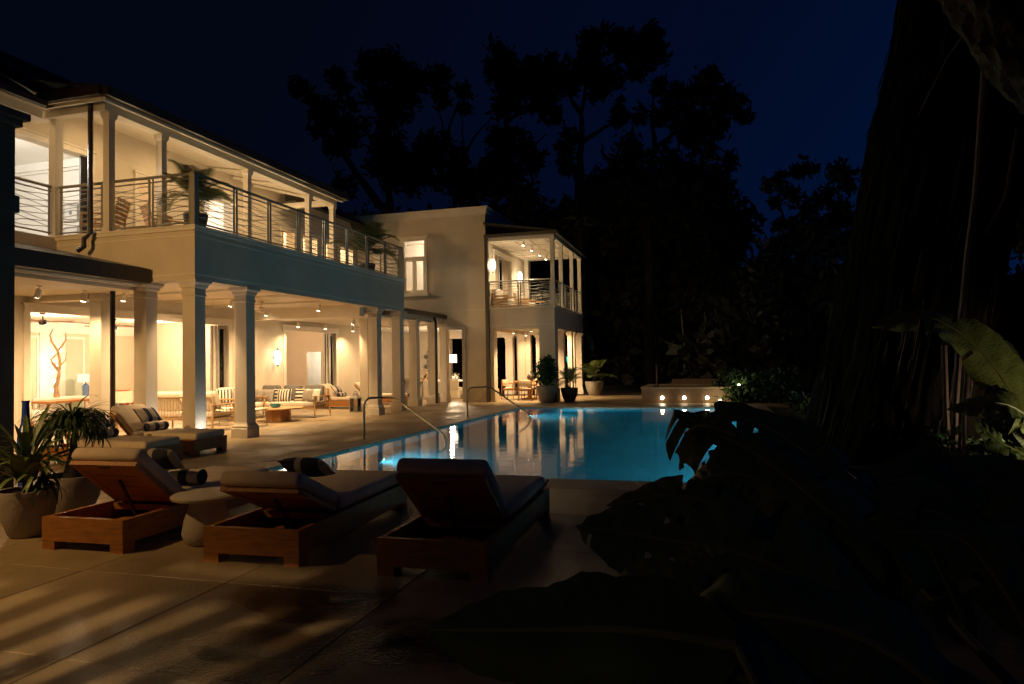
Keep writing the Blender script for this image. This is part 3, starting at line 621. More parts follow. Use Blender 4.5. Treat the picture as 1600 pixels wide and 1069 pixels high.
# ------------------------------------------------------------------ lamps
def ceiling_spot(loc, label, power, group, tgt=None, col=WARM, ang=130, scale=1.0):
    t = thing('ceiling_spotlight', label, 'spotlight', loc, 0, group)
    MB().lathe([(.045, -.001), (.045, -.012), (.012, -.016), (.012, -.09)], 12).build('stem', M['trim'], t, True)
    d = (Vector(tgt) - Vector(loc)).normalized() if tgt else Vector((0, 0, -1))
    a = Vector((0, 0, -.08)); b_ = a + d * .14
    h = MB().tube([a - d * .02, a, b_], [.03, .05, .055], 12).build('lamp_head', M['trim'], t, True)
    MB().tube([b_ + d * .001, b_ + d * .006], .045, 12).build('lens', M['lens'], h)
    p = b_ + d * .03
    spot(p, p + d, power * 3.3, col, ang, .8, .04, t); return t
vs = 'spotlights on the verandah ceilings'
ceiling_spot((-11.85, 9.75, 3.10), 'small white ceiling spotlight seen left of the nearest column, above the antler driftwood', 42, vs, (-13.6, 10.2, 0))
ceiling_spot((-11.7, 8.95, 3.10), 'small white ceiling spotlight at the left end beside the dark pier', 36, vs, (-13.6, 9.0, 0))
ceiling_spot((-11.75, 10.62, 3.10), 'small white ceiling spotlight touching the left side of the nearest column top', 50, vs, (-12.4, 10.6, 0))
ceiling_spot((-11.7, 14.93, 3.31), 'small white ceiling spotlight between the corner column and the next column', 230, vs, (-13.2, 14.9, 0))
ceiling_spot((-13.2, 20.2, 3.06), 'small ceiling spotlight high on the left of the far sliding door', 45, vs, (-13.7, 20.2, 0))
ceiling_spot((-13.2, 21.9, 3.06), 'small ceiling spotlight above the middle of the far sliding door', 45, vs, (-13.6, 21.9, 0))
ceiling_spot((-13.2, 23.9, 3.06), 'small ceiling spotlight washing the wall right of the far sliding door', 60, vs, (-13.75, 24.2, 0))
ceiling_spot((-11.0, 20.0, 3.06), 'small ceiling spotlight just left of the thick far column', 60, vs, (-12.6, 20.0, 0))
ceiling_spot((-11.5, 23.6, 3.10), 'small ceiling spotlight in front of the dining room opening', 70, vs, (-12.6, 25.0, 0))
ceiling_spot((-10.4, 12.2, 3.31), 'small ceiling spotlight behind the corner column', 190, vs, (-11.8, 12.6, 0))
ceiling_spot((-10.6, 17.3, 3.31), 'small ceiling spotlight over the slatted sofa near the far columns', 210, vs, (-11.9, 17.0, 0))
ceiling_spot((-12.8, 12.6, 3.31), 'small ceiling spotlight over the cane backed sofa', 80, vs, (-13.5, 12.8, 0))
ceiling_spot((-12.9, 18.0, 3.31), 'small ceiling spotlight above the lit wall sconce', 32, vs, (-13.6, 18.6, 0))
ps = 'spotlights on the upper porch ceiling'
for k, (y, wd) in enumerate(((25.95, 'nearest and leftmost'), (27.3, 'second'), (28.7, 'third'), (29.9, 'farthest and rightmost'))):
    ceiling_spot((-6.8, y, 6.339), f'{wd} of four small spotlights under the upper porch ceiling', 55, ps, (-7.3, y, 3.6), WARM2)
pl = 'spotlights under the lower porch ceiling'
ceiling_spot((-6.55, 25.95, 2.95), 'bright small spotlight under the porch lintel above the dining set', 200, pl, (-7.0, 26.6, 0))
ceiling_spot((-7.75, 27.5, 2.95), 'small spotlight under the porch ceiling, left above the dining chairs', 200, pl, (-7.6, 28.2, 0))
ceiling_spot((-7.9, 30.2, 2.95), 'small spotlight under the porch ceiling against the back columns', 60, pl, (-8.1, 31.2, 0))
ceiling_spot((-6.25, 28.2, 2.95), 'small spotlight under the porch ceiling aimed at the side columns', 170, pl, (-5.78, 29.45, .6))
# balcony ceiling: flush downlights added to light it, no fixture seen there
for k, (x, y, pw) in enumerate(((-12.6, 12.4, 95), (-12.6, 14.6, 90), (-12.6, 17.2, 95), (-12.6, 19.2, 70))):
    t = thing('downlight', ['flush downlight in the balcony ceiling over the slatted lounge chair', 'flush downlight in the balcony ceiling behind the corner palm', 'flush downlight in the balcony ceiling before the bright doorway', 'flush downlight at the far rafters of the balcony ceiling'][k], 'downlight', (x, y, 6.99 + (-11.46 - x) * .175 - .022), 0, 'downlights in the balcony ceiling')
    MB().lathe([(.07, 0), (.07, -.012), (.05, -.014)], 16).build('trim_ring', M['trim'], t, True)
    MB().lathe([(.048, -.0145), (.048, -.018)], 16).build('lens', M['lens'], t)
    spot((0, 0, -.06), (-.45, 0, -1), pw * .42, (1, .67, .33), 150, .7, .05, t)
    point((.2, 0, -1.3), pw * .29, (1, .67, .33), .12, t)
t = thing('downlight', 'flush downlight over the narrow upper railing left of the balcony', 'downlight', (-13.4, 10.0, 6.9), 0, 'downlights in the balcony ceiling')
MB().lathe([(.06, 0), (.06, -.012), (.04, -.014)], 16).build('trim_ring', M['trim'], t, True); point((0, 0, -.15), 12, WARM, .05, t)
# wall sconces
def sconce(loc, nrm, label, power=45, sc=1.0):
    t = thing('wall_sconce', label, 'wall sconce', loc, math.atan2(nrm[1], nrm[0]), 'glowing lozenge wall sconces')
    MB().box(0, -.03, -.06, .03, .03, .06).build('back_plate', M['steel'], t)
    g_ = MB().lathe([(.05, -.24), (.11, -.12), (.125, 0), (.11, .12), (.05, .24)], 6, (.15, 0, 0)).build('glass_shade', M['sconce'], t)
    MB().lathe([(.131, -.012), (.131, .012)], 6, (.15, 0, 0)).lathe([(.055, .24), (.055, .26), (.012, .28), (.012, .33)], 8, (.15, 0, 0)).lathe([(.012, -.33), (.012, -.28), (.055, -.26), (.055, -.24)], 8, (.15, 0, 0)).box(.02, -.012, -.012, .05, .012, .012).build('metal_band', M['black'], t)
    point((.42, 0, 0), power, WARM2, .1, t); return t
sconce((XW, 19.66, 1.82), (1, 0), 'glowing lozenge sconce on the verandah wall beside the far sliding door', 15)
sconce((XR, 25.86, 5.40), (1, 0), 'glowing sconce on the upper porch wall, nearest the dark downpipe', 22)
sconce((XR, 30.0, 5.40), (1, 0), 'glowing sconce on the upper porch wall beyond the curtained door', 26)
# room lights (hung inside the rooms the photograph shows lit)
def downlight(loc, label, power, col, drop=.45, group='flush downlights in the lit rooms'):
    t = thing('downlight', label, 'downlight', loc, 0, group)
    MB().lathe([(.07, -.001), (.07, -.012), (.05, -.014)], 16).build('trim_ring', M['trim'], t, True)
    MB().lathe([(.048, -.0145), (.048, -.018)], 16).build('lens', M['lens'], t)
    point((0, 0, -drop), power, col, .15, t); return t
downlight((-15.6, 10.1, 3.02), 'flush downlight inside the living room by its left wall', 205, PEACH)
downlight((-16.4, 17.6, 3.02), 'flush downlight inside the living room towards the tall window', 330, PEACH)
downlight((-16.8, 14.2, 3.02), 'flush downlight in the middle of the living room ceiling', 200, PEACH)
downlight((-15.9, 22.3, 3.02), 'flush downlight in the room behind the far sliding door', 200, PEACH)
downlight((-15.7, 26.4, 2.6), 'flush downlight in the bright passage behind the inner doorway', 95, WHITE, .3)
downlight((-16.2, 11.2, 7.69), 'flush downlight in the bright upstairs bedroom', 350, COOL, .8)
downlight((-16.0, 17.2, 7.1), 'flush downlight in the white room behind the balcony palm', 270, COOL)
downlight((-15.6, 20.9, 6.9), 'flush downlight in the upstairs room behind the far end of the railing', 330, WARM2)
downlight((-15.6, 23.8, 6.9), 'flush downlight in the last upstairs room before the plain block', 330, WARM2)
downlight((-11.2, 27.2, 6.9), 'flush downlight behind the upper window of the plain block', 150, (1, .78, .56))
downlight((-9.2, 28.0, 6.9), 'flush downlight behind the curtained upper porch door', 70, (1, .78, .56))
# column uplights
for k, (x, y, tx, pw) in enumerate(((-9.38, YC + .15, -9.56, 34), (-10.45, YC + .15, -10.73, 26))):
    t = thing('ground_uplight', ['small round ground uplight at the foot of the corner column', 'small round ground uplight at the foot of the second column from the left'][k], 'uplight', (x, y, .003), 0, 'uplights in the paving by the columns')
    MB().lathe([(.06, 0), (.06, .012), (.045, .014)], 16).build('trim_ring', M['steel'], t, True)
    MB().lathe([(.044, .0142), (.044, .016)], 16).build('lens', M['lens'], t)
    spot((0, 0, .03), (tx - x + .06, 0, 1.5), pw, (1, .95, .86), 95, .9, .04, t)
# lamps added for the house's unseen near side, outside the picture on the left
def lantern(loc, label, tgt, power, ang, blend, col=WARM, r=.06):
    t = thing('wall_lantern', label, 'wall lantern', loc, 0, 'lanterns on the near terrace walls')
    MB().box(-.09, -.09, -.22, -.075, -.075, .18).box(.075, -.09, -.22, .09, -.075, .18).box(-.09, .075, -.22, -.075, .09, .18).box(.075, .075, -.22, .09, .09, .18).box(-.1, -.1, -.24, .1, .1, -.22).sqprof(0, 0, [(.12, .18), (.02, .30)]).build('lantern_frame', M['black'], t)
    MB().lathe([(.03, -.1), (.045, 0), (.03, .1)], 12).build('bulb', M['bulb'], t, True)
    d = (Vector(tgt) - Vector(loc)).normalized(); spot(d * .36, d * 2, power, col, ang, blend, r, t); return t
lantern((-10.2, -6.5, 4.6), 'black wall lantern of the near wing shining along the columns', (-10.2, 12, 1.6), 4200, 42, .75, LANT, .15)
lantern((-9.5, -6.5, 6.4), 'black wall lantern of the near wing shining up to the plain block', (-9.4, 25, 3.5), 1150, 24, .8, LANT, .3)
lantern((-7.5, 2.2, 4.8), 'black hanging lantern of the near wing over the left end of the terrace', (-7.4, 3.6, 0), 690, 104, 1.0, LANT)
lantern((-3.0, -2.6, 3.5), 'small dim wall lantern of the near wing behind the camera', (-1.2, 3.5, 0), 22, 120, 1.0, LANT)  # weak fill lamp added out of view so the leaves show faintly
lantern((-4.05, -2.5, 3.2), 'black wall lantern behind the slatted screen', (-3.75, 3.4, 0), 1100, 34, .35, r=.012)
ss = thing('slatted_screen', 'timber screen of upright slats outside the picture that stripes the paving with light', 'screen', (-4.0, -1.2, 0))
MB().box(-1.3, -.03, 0, -1.22, .03, 3.4).box(1.22, -.03, 0, 1.3, .03, 3.4).box(-1.22, -.008, 2.590, 1.22, .008, 3.4).box(-1.22, -.008, 2.535, 1.22, .008, 2.565).box(-1.22, -.008, 2.565, -.04, .008, 2.590).box(.147, -.008, 2.565, 1.22, .008, 2.590).box(-1.22, -.03, 0, 1.22, .03, .1).build('screen_frame', M['teak'], ss)
sl = MB().box(-.019, -.02, .1, .019, .02, 2.535).mesh('slat', M['teak'])
for k in range(31):
    o = bpy.data.objects.new('slat', sl); C.objects.link(o); o.parent = ss; o.location = (-1.17 + k * .078, 0, 0)

# ------------------------------------------------------------------ pool fittings
def pool_light(loc, label, power, tgt):
    t = thing('pool_light', label, 'pool light', loc, 0, 'underwater pool lights')
    d = (Vector(tgt) - Vector(loc)).normalized()
    MB().tube([(0, 0, 0), d * .03], [.18, .16], 20).build('trim_ring', M['steel'], t)
    MB().tube([d * .031, d * .04], .14, 20).build('lens', M['poollens'], t)
    spot(d * .10, d * 2, power, (.55, 1.0, .98), 165, .5, .06, t); return t
pool_light((-5.75, 11.35, -1.15), 'cyan glowing underwater light in front of the near handrail', 280, (-4.6, 12.0, -1.45))
pool_light((-5.35, 20.6, -1.15), 'cyan glowing underwater light by the far handrail', 380, (-4.0, 20.7, -1.45))
for k, (y, wd) in enumerate(((11.0, 'near end'), (14.5, 'near half'), (18.0, 'far half'), (21.3, 'far end'))):
    pool_light((1.28, y, -.6), f'underwater light in the right pool wall, {wd}, hidden by the dark leaves', 150, (-4, y, -1.5))
def pool_rail(y, x0, label):
    t = thing('pool_handrail', label, 'handrail', (x0, y, 0), 0, 'steel handrails at the pool steps')
    pts = [(0, 0, 0.0), (0, 0, .62)] + [(.14 - .14 * math.cos(a), 0, .62 + .22 * math.sin(a) + .01) for a in [R(20), R(45), R(70), R(90)]] + [(.62, 0, .86)] + [(.62 + .06 * k, 0, .86 - .012 * k * k) for k in (1, 2)]
    pts += [(1.62, 0, .22), (1.74, 0, .13), (1.80, 0, .02), (1.80, 0, -.12), (1.76, 0, -1.2)]
    MB().tube(pts, .022, 10).build('tube', M['steel'], t, True)
    MB().lathe([(.05, 0), (.05, .012), (.03, .02)], 16).build('flange', M['steel'], t, True); return t
pool_rail(12.8, -6.84, 'bent steel handrail at the near pool steps, left of the other rail')
r2 = pool_rail(18.1, -6.46, 'bent steel handrail at the far pool steps, in front of the plain block')
# raised spa at the far end
sp = thing('raised_spa', 'low stone walled spa at the far end of the pool with three round lights', 'spa', (-2.22, 24.6, 0))
MB().box(0, 0, 0, 3.0, .3, .50).box(0, .3, 0, .3, 3.2, .50).box(2.7, .3, 0, 3.0, 3.2, .50).box(.3, 2.9, 0, 2.7, 3.2, .50).build('wall', M['spa'], sp)
MB().box(-.03, -.03, .50, 3.03, .34, .56).box(-.03, .34, .50, .34, 3.23, .56).box(2.66, .34, .50, 3.03, 3.23, .56).box(.34, 2.86, .50, 2.66, 3.23, .56).build('coping', M['coping'], sp)
MB().box(.9, 3.3, 0, 3.6, 3.6, .74).build('back_wall', M['spa'], sp)
MB().box(.3, .3, .3, 2.7, 2.9, .44).build('basin', M['tile'], sp)
for k, (x, wd) in enumerate(((.71, 'left'), (1.46, 'middle'), (2.23, 'right'))):
    t = thing('spa_light', f'round white light on the spa wall, {wd} one of three', 'wall light', (-2.22 + x, 24.598, .19), 0, 'round lights on the spa wall')
    MB().tube([(0, 0, 0), (0, -.012, 0)], .08, 16).build('trim_ring', M['steel'], t); MB().tube([(0, -.0125, 0), (0, -.016, 0)], .058, 16).build('lens', M['lens'], t)
    point((0, -.12, -.03), 1.2, WARM2, .03, t)
pst = thing('red_post', 'thin reddish post standing on the left corner of the spa', 'post', (-1.72, 25.2, .56))
MB().tube([(0, 0, 0), (0, 0, .75)], .035, 8).lathe([(.05, .75), (.05, .78), (0, .80)], 8).build('post', M['vine'], pst, True)

# ------------------------------------------------------------------ loungers, pillows, towels
def lounger(label, loc, rz, group, ang=31, W=.84, L=2.15):
    t = thing('sun_lounger', label, 'sun lounger', loc, rz, group); h = W / 2
    MB().box(-h, .05, .075, -h + .045, L - .05, .275).box(h - .045, .05, .075, h, L - .05, .275).box(-h + .045, .70, .20, h - .045, .77, .255).box(-h + .045, .05, .10, h - .045, L - .05, .115).build('frame', M['teakx'], t)
    for (y0, y1) in ((-.001, .05), (L - .05, L + .001)):
        MB().box(-h - .002, y0, .075, h + .002, y1, .278).build('end_board', M['teak'], t)
    for sx in (-1, 1):
        for y0 in (0, L - .13):
            MB().box(sx * (h - .0), y0 + .0015, 0, sx * (h - .13), y0 + .13, .0745).build('leg', M['teak'], t)
    for k in range(8): MB().box(-h + .05, .78 + k * .165, .245, h - .05, .78 + k * .165 + .135, .268).build('seat_slat', M['teak'], t)
    MB().rbox(0, (.74 + L) / 2, .335, W - .07, L - .74, .13, .045, 3).build('seat_cushion', M['cush'], t, True)
    T = Matrix.Translation((0, .71, .275)) @ Matrix.Rotation(R(-ang), 4, 'X'); BL = .66; h -= .045        # backrest runs back along -Y
    f = MB(); f.box(-h + .02, -BL, 0, -h + .10, 0, .04, T); f.box(h - .10, -BL, 0, h - .02, 0, .04, T); f.box(-h + .10, -BL, 0, h - .10, -BL + .10, .04, T)
    f.build('backrest_frame', M['teakx'], t)
    for k in range(6):
        y0 = -BL + .105 + k * .092
        MB().box(-h + .10, y0, .006, h - .10, y0 + .084, .032, T).build('back_slat', M['teak'], t)
    MB().box(-.06, -BL + .035, -.004, .06, -BL + .055, .0, T).build('hand_slot', M['black'], t)
    MB().rbox(0, -BL / 2 - .03, .105, W - .11, BL + .04, .125, .045, 3, T).build('back_cushion', M['cush'], t, True)
    a = T @ Vector((.0, -.40, 0)); MB().tube([a, (0, .62, .14)], .017, 6).build('support_arm', M['black'], t)
    return t
def pillow_mesh(name, m, w=.44, h=.44, tk=.15, n=10):
    q = MB(); o = []
    for s in (1, -1):
        for i in range(n + 1):
            for j in range(n + 1):
                u = -1 + 2 * i / n; v = -1 + 2 * j / n
                z = s * tk / 2 * ((1 - abs(u) ** 2.6) * (1 - abs(v) ** 2.6)) ** .55
                pin = 1 - .07 * (1 - abs(v) ** 2) * abs(u) ** 3; pin2 = 1 - .07 * (1 - abs(u) ** 2) * abs(v) ** 3
                q.v.append((u * w / 2 * pin, z, v * h / 2 * pin2))
    k = (n + 1) ** 2
    for i in range(n):
        for j in range(n):
            a = i * (n + 1) + j; f = (a, a + 1, a + n + 2, a + n + 1); q.f.append(f); q.f.append(tuple(x + k for x in f[::-1]))
    return q.mesh(name, m, True)
pm = {}
def pillow(label, loc, rx=0, rz=0, m='navy', group=None, w=.44, h=.44, tk=.16):
    key = (m, w, h, tk)
    if key not in pm: pm[key] = pillow_mesh('pillow', M[m], w, h, tk)
    o = bpy.data.objects.new('pillow', pm[key]); C.objects.link(o); o.rotation_mode = 'ZYX'
    o.rotation_euler = (rx, 0, rz); o.location = loc; o.rotation_mode = 'XYZ'
    o.rotation_euler = (Matrix.Rotation(rz, 3, 'Z') @ Matrix.Rotation(rx, 3, 'X')).to_euler(); return tag(o, label, 'pillow', group)
def towel(label, loc, rz, group=None):
    q = MB(); prof = []
    pts = [(-.24, 0, 0), (-.23, 0, 0), (.23, 0, 0), (.24, 0, 0)]
    q.tube(pts, [.06, .075, .075, .06], 18)
    for s in (-1, 1):
        sp_ = [(s * .2405, .012 * k ** .5 * math.cos(k * .7) * .9, .012 * k ** .5 * math.sin(k * .7) * .9) for k in range(1, 26)]
        q.tube(sp_, .004, 4)
    o = q.build('rolled_towel', M['navy'], None, True); o.location = loc; o.rotation_euler = (0, 0, rz); return tag(o, label, 'towel', group)
GF = 'loungers in a row in front of the pool'
L1 = lounger('teak lounger beside the two big planters, raised back lit warm, left of the front three', (-5.14, 4.62, 0), R(1.5), GF, 40)
L2 = lounger('teak lounger with a low back right of the mushroom side table', (-3.46, 4.61, 0), R(2.0), GF, 24)
L3 = lounger('darkest teak lounger with a high back against the pool edge, right of the front three', (-1.93, 4.58, 0), R(1.0), GF, 38)
GB = 'loungers between the planters and the columns'
P1 = lounger('teak lounger pointing at the pool, nearer of the pair behind the planters', (-10.62, 9.12, 0), R(-90), GB, 43)
P2 = lounger('teak lounger pointing at the pool, at the foot of the corner column', (-10.75, 10.38, 0), R(-90), GB, 43)
GV = 'loungers at the back of the verandah'
V1 = lounger('pale cushioned lounger beside the lantern at the back of the verandah', (-13.55, 21.9, 0), R(-90), GV, 43)
V2 = lounger('lounger half hidden behind the thick far column', (-13.3, 24.05, 0), R(-90), GV, 43)
def dress(L, wd, both=True, off=0.0, ang=31, pmx='navy'):
    loc = L.location; rz = L.rotation_euler[2]; Rm = Matrix.Rotation(rz, 3, 'Z')
    def W_(p): return Vector(loc) + Rm @ Vector(p)
    pillow('striped navy and cream pillow leaning on ' + wd, W_((off, 0.74 - .26 * math.cos(R(ang)) + .30 * math.sin(R(ang)), .275 + .27 * math.sin(R(ang)) + .30 * math.cos(R(ang)))), R(90 - ang - 5), rz, pmx, 'striped lounger pillows', .44 if pmx == 'navyd' else .50, .27 if pmx == 'navyd' else .34, .14)
    if both: towel('rolled navy and cream towel on ' + wd, W_((off + .05, 1.0, .475)), rz, 'rolled pool towels')
dress(L1, 'the lounger beside the planters', off=.12, ang=43, pmx='navyd'); dress(L2, 'the low backed middle lounger', False, .12, 26, 'navyd')
dress(P1, 'the nearer lounger behind the planters', ang=43); dress(P2, 'the lounger by the corner column', ang=43)
dress(V1, 'the verandah lounger beside the lantern', ang=43)
# mushroom side table
t = thing('side_table', 'mushroom shaped cast stone side table between the two left loungers', 'side table', (-4.29, 5.12, 0))
MB().lathe([(.14, 0), (.165, .03), (.18, .10), (.165, .20), (.13, .32), (.12, .385)], 32).build('pedestal', M['stone'], t, True)
MB().lathe([(.12, .385), (.235, .388), (.255, .40), (.258, .42), (.245, .432), (.23, .436)], 40).build('table_top', M['stone'], t, True)
t.scale = (1.14, 1.14, 1.0)

# ------------------------------------------------------------------ planters near the left edge
def pot(parent, r, h, m, name='pot'):
    MB().lathe([(r * .55, 0), (r * .62, .02), (r * .86, h * .45), (r * .98, h * .82), (r, h * .96), (r * 1.0, h), (r * .90, h), (r * .88, h * .9)], 32).build(name, M[m], parent, True)
    MB().lathe([(0, h * .90), (r * .87, h * .905)], 24).build('soil', M['soil'], parent)
def strap(L, w_, droop, fold=.25, n=8, tw=0.0):
    q = MB(); uv = []
    x = z = 0.0; a = 0.0
    for i in range(n + 1):
        t_ = i / n; wd = w_ * (math.sin(PI * (t_ * .86 + .10)) ** .7) * (1 if t_ < 1 else .02)
        if i: a_ = -droop * t_ ** 1.3; x += L / n * math.cos(a_); z += L / n * math.sin(a_)
        for s in (-1, 0, 1):
            q.v.append((x, s * wd + tw * t_ * .0, z + abs(s) * fold * wd)); uv.append((.5 + .5 * s, t_))
    for i in range(n):
        for k in range(2): a_ = i * 3 + k; q.f.append((a_, a_ + 1, a_ + 4, a_ + 3))
    return q, uv
def leafs(parent, meshes, n, z0, elev, scale, rnd, rad=.05, hz=0.0):
    for k in range(n):
        o = bpy.data.objects.new('leaf', rnd.choice(meshes)); C.objects.link(o); o.parent = parent
        az = k * 2.39996 + rnd.uniform(-.3, .3); el = rnd.uniform(*elev)
        o.location = (rad * math.cos(az), rad * math.sin(az), z0 + hz * (1 - k / n) + rnd.uniform(-.02, .02)); o.rotation_euler = (rnd.uniform(-.4, .4), -el, az); s = rnd.uniform(*scale); o.scale = (s, s, s)
rnd = random.Random(11)
def strap_set(L, w_, m, drs): 
    res = []
    for d in drs: q, uv = strap(L, w_, d); res.append(q.mesh('leaf', M[m], True, uv))
    return res
ps1 = strap_set(.55, .028, 'leaf', (.6, 1.0, 1.5)); ps1d = strap_set(.5, .022, 'leafd', (1.2, 1.8, 2.3))
t = thing('potted_dracaena', 'broad spiky leaved plant in a large grey pot at the left edge', 'potted plant', (-6.16, 4.96, 0)); pot(t, .25, .43, 'conc')
MB().tube([(0, 0, .38), (-.05, .02, .62), (-.06, .03, .80)], [.04, .03, .025], 8).tube([(0.03, .02, .38), (.12, .05, .55)], [.03, .02], 8).build('stem', M['barkd'], t, True)
leafs(t, ps1, 64, .52, (.25, 1.45), (.45, .92), rnd, .07, .30)
for k in range(26):
    o = bpy.data.objects.new('leaf', rnd.choice(ps1d + ps1)); C.objects.link(o); o.parent = t; az = rnd.uniform(-1.5, 1.0)
    o.location = (.12, .05, .56 + rnd.uniform(-.1, .03)); o.rotation_euler = (0, -rnd.uniform(-.2, .9), az); s = rnd.uniform(.45, .75); o.scale = (s, s, s)
yl = strap_set(.36, .055, 'bananal', (.35, .6))
for k in range(7):
    o = bpy.data.objects.new('leaf', rnd.choice(yl)); C.objects.link(o); o.parent = t
    o.location = (-.02 + .02 * k, -.06, .50); o.rotation_euler = (0, -rnd.uniform(.7, 1.3), -PI / 2 + rnd.uniform(-1.2, 1.2))
t = thing('potted_ponytail_palm', 'drooping ponytail plant with fine dark leaves in a grey pot behind the spiky one', 'potted plant', (-6.56, 5.78, 0)); pot(t, .30, .42, 'conc')
MB().tube([(0, 0, .36), (.0, .0, .50), (.02, 0, .70), (.03, 0, .86)], [.10, .07, .035, .03], 10).build('stem', M['barkd'], t, True)
ps2 = strap_set(.62, .013, 'leafd', (1.8, 2.3, 2.7)); leafs(t, ps2, 250, .88, (.3, 1.4), (.65, 1.02), rnd, .03, .12)
# blue vase and palm trunk
t = thing('floor_vase', 'tall cobalt blue bottle vase behind the planters', 'vase', (-6.86, 5.50, 0))
MB().lathe([(.045, 0), (.05, .02), (.066, .35), (.078, .72), (.075, .84), (.06, .93), (.042, .99), (.036, 1.07), (.032, 1.2), (.04, 1.225), (.03, 1.23)], 28).build('body', M['blue'], t, True)
t = thing('palm_tree', 'ringed palm trunk at the left edge in front of the dark pier', 'tree', (-7.62, 5.0, 0))
q = MB(); pts = [(0, 0, 0)] + [(-.03 * k, 0, .16 * k) for k in range(1, 19)]; q.tube([p for p in pts], [.17 - .003 * i + (.008 if i % 2 else 0) for i in range(len(pts))], 14); q.build('trunk', M['conc'], t, True)

# ------------------------------------------------------------------ palms and pots
def frond(L, m, nl=22, droop=1.1, ll=.32):
    q = MB(); pts = []; x = z = 0.0
    for i in range(13):
        t_ = i / 12
        if i: a_ = -droop * t_ ** 1.4; x += L / 12 * math.cos(a_); z += L / 12 * math.sin(a_)
        pts.append(Vector((x, 0, z)))
    q.tube(pts, [.010 - .0006 * i for i in range(13)], 4)
    for k in range(nl):
        t_ = .16 + .84 * k / nl; f_ = t_ * 12; i = min(int(f_), 11); p = pts[i].lerp(pts[i + 1], f_ - i); d = (pts[i + 1] - pts[i]).normalized(); up = Vector((-d.z, 0, d.x))
        for s in (-1, 1):
            l_ = ll * math.sin(PI * min(1, t_ * .8 + .18)) + .04; dv = (d * .55 + Vector((0, s * .85, 0)) + up * .16).normalized(); e_ = p + dv * l_ + Vector((0, 0, -.18 * l_)); mid = p + dv * l_ * .5; wv = d * .011
            q.add([p - wv, p + wv, mid + wv * 1.2, e_, mid - wv * 1.2], [(0, 1, 2, 4), (4, 2, 3)])
    return q.mesh('frond', M[m])
fr = [frond(.95, 'palm', 24, d, .30) for d in (.7, 1.2, 1.8)]
def potted_palm(label, loc, pr_, ph, pm_, nf, stem_h, sc=1.0, fr=fr, seed=1, elev=(.3, 1.4)):
    r_ = random.Random(seed); t = thing('potted_palm', label, 'potted palm', loc); pot(t, pr_, ph, pm_)
    q = MB()
    for k in range(3): q.tube([(.03 * (k - 1), .02 * k, ph * .85), (.05 * (k - 1), .03 * k - .03, ph + stem_h)], [.022, .014], 6)
    q.build('stem', M['barkd'], t, True)
    for k in range(nf):
        o = bpy.data.objects.new('frond', r_.choice(fr)); C.objects.link(o); o.parent = t
        o.location = (.03 * r_.uniform(-1, 1), .03 * r_.uniform(-1, 1), ph + stem_h * r_.uniform(.5, 1)); o.rotation_euler = (r_.uniform(-.3, .3), -r_.uniform(*elev), k * 2.4 + r_.uniform(-.3, .3)); s = sc * r_.uniform(.75, 1.1); o.scale = (s, s, s)
    return t
potted_palm('arching palm in a dark pot at the near corner of the balcony', (-9.98, 11.62, 4.29), .24, .38, 'darkpot', 19, .45, 1.05, seed=4)
potted_palm('arching palm in a dark pot near the far end of the balcony', (-10.1, 19.2, 4.29), .26, .38, 'darkpot', 20, .55, 1.25, seed=5)
potted_palm('small palm in a dark tapered pot in front of the porch columns', (-5.02, 25.6, 0), .33, .52, 'darkpot', 12, .25, .85, seed=6, elev=(.15, 1.3))
potted_palm('palm in a pale bowl pot at the far right corner of the porch', (-4.75, 30.0, 0), .42, .62, 'conc', 14, .3, 1.15, seed=7)
potted_palm('palm frond plant behind the chairs on the upper porch', (-6.3, 30.9, 3.6), .22, .35, 'darkpot', 9, .35, .7, seed=9)
t = thing('clipped_shrub', 'rounded leafy shrub in a grey pot in front of the wide porch pillar', 'potted shrub', (-5.78, 25.05, 0)); pot(t, .40, .62, 'conc')
MB().tube([(0, 0, .5), (0, 0, 1.3)], .03, 6).build('stem', M['barkd'], t)
def leaf_cloud(clumps, size, dens, m, name, parent, seed=0, flat=1.0, asp=.55):
    r_ = np.random.default_rng(seed); V = []; 
    for (c, rad) in clumps:
        n = max(12, int(dens * rad * rad)); u = r_.normal(size=(n, 3)); u /= np.linalg.norm(u, axis=1)[:, None]
        rr = rad * (r_.random(n) ** .42) * (1 + .28 * np.sin(3 * u[:, 0] + 5 * u[:, 1] + c[0]) + .22 * np.sin(7 * u[:, 2] + 4 * u[:, 0] + c[1]))
        p = np.array(c) + u * rr[:, None] * np.array([1, 1, flat])
        a = r_.normal(size=(n, 3)); a /= np.linalg.norm(a, axis=1)[:, None]; b2 = np.cross(a, r_.normal(size=(n, 3))); b2 /= np.linalg.norm(b2, axis=1)[:, None]
        s = size * r_.uniform(.55, 1.35, n)[:, None]; a = a * s; b2 = b2 * s * asp
        V.append(np.stack([p - a, p - b2 * .9, p + a, p + b2 * .9], 1).reshape(-1, 3))
    V = np.concatenate(V); nq = len(V) // 4
    me = bpy.data.meshes.new(name); me.from_pydata(V.tolist(), [], np.arange(nq * 4).reshape(-1, 4).tolist()); me.materials.append(M[m])
    o = bpy.data.objects.new(name, me); C.objects.link(o)
    if parent: o.parent = parent
    return o
leaf_cloud([((0, 0, 1.05), .42), ((0, 0, 1.4), .3), ((.05, 0, 1.6), .16)], .07, 5200, 'leafd', 'foliage', t, 3)

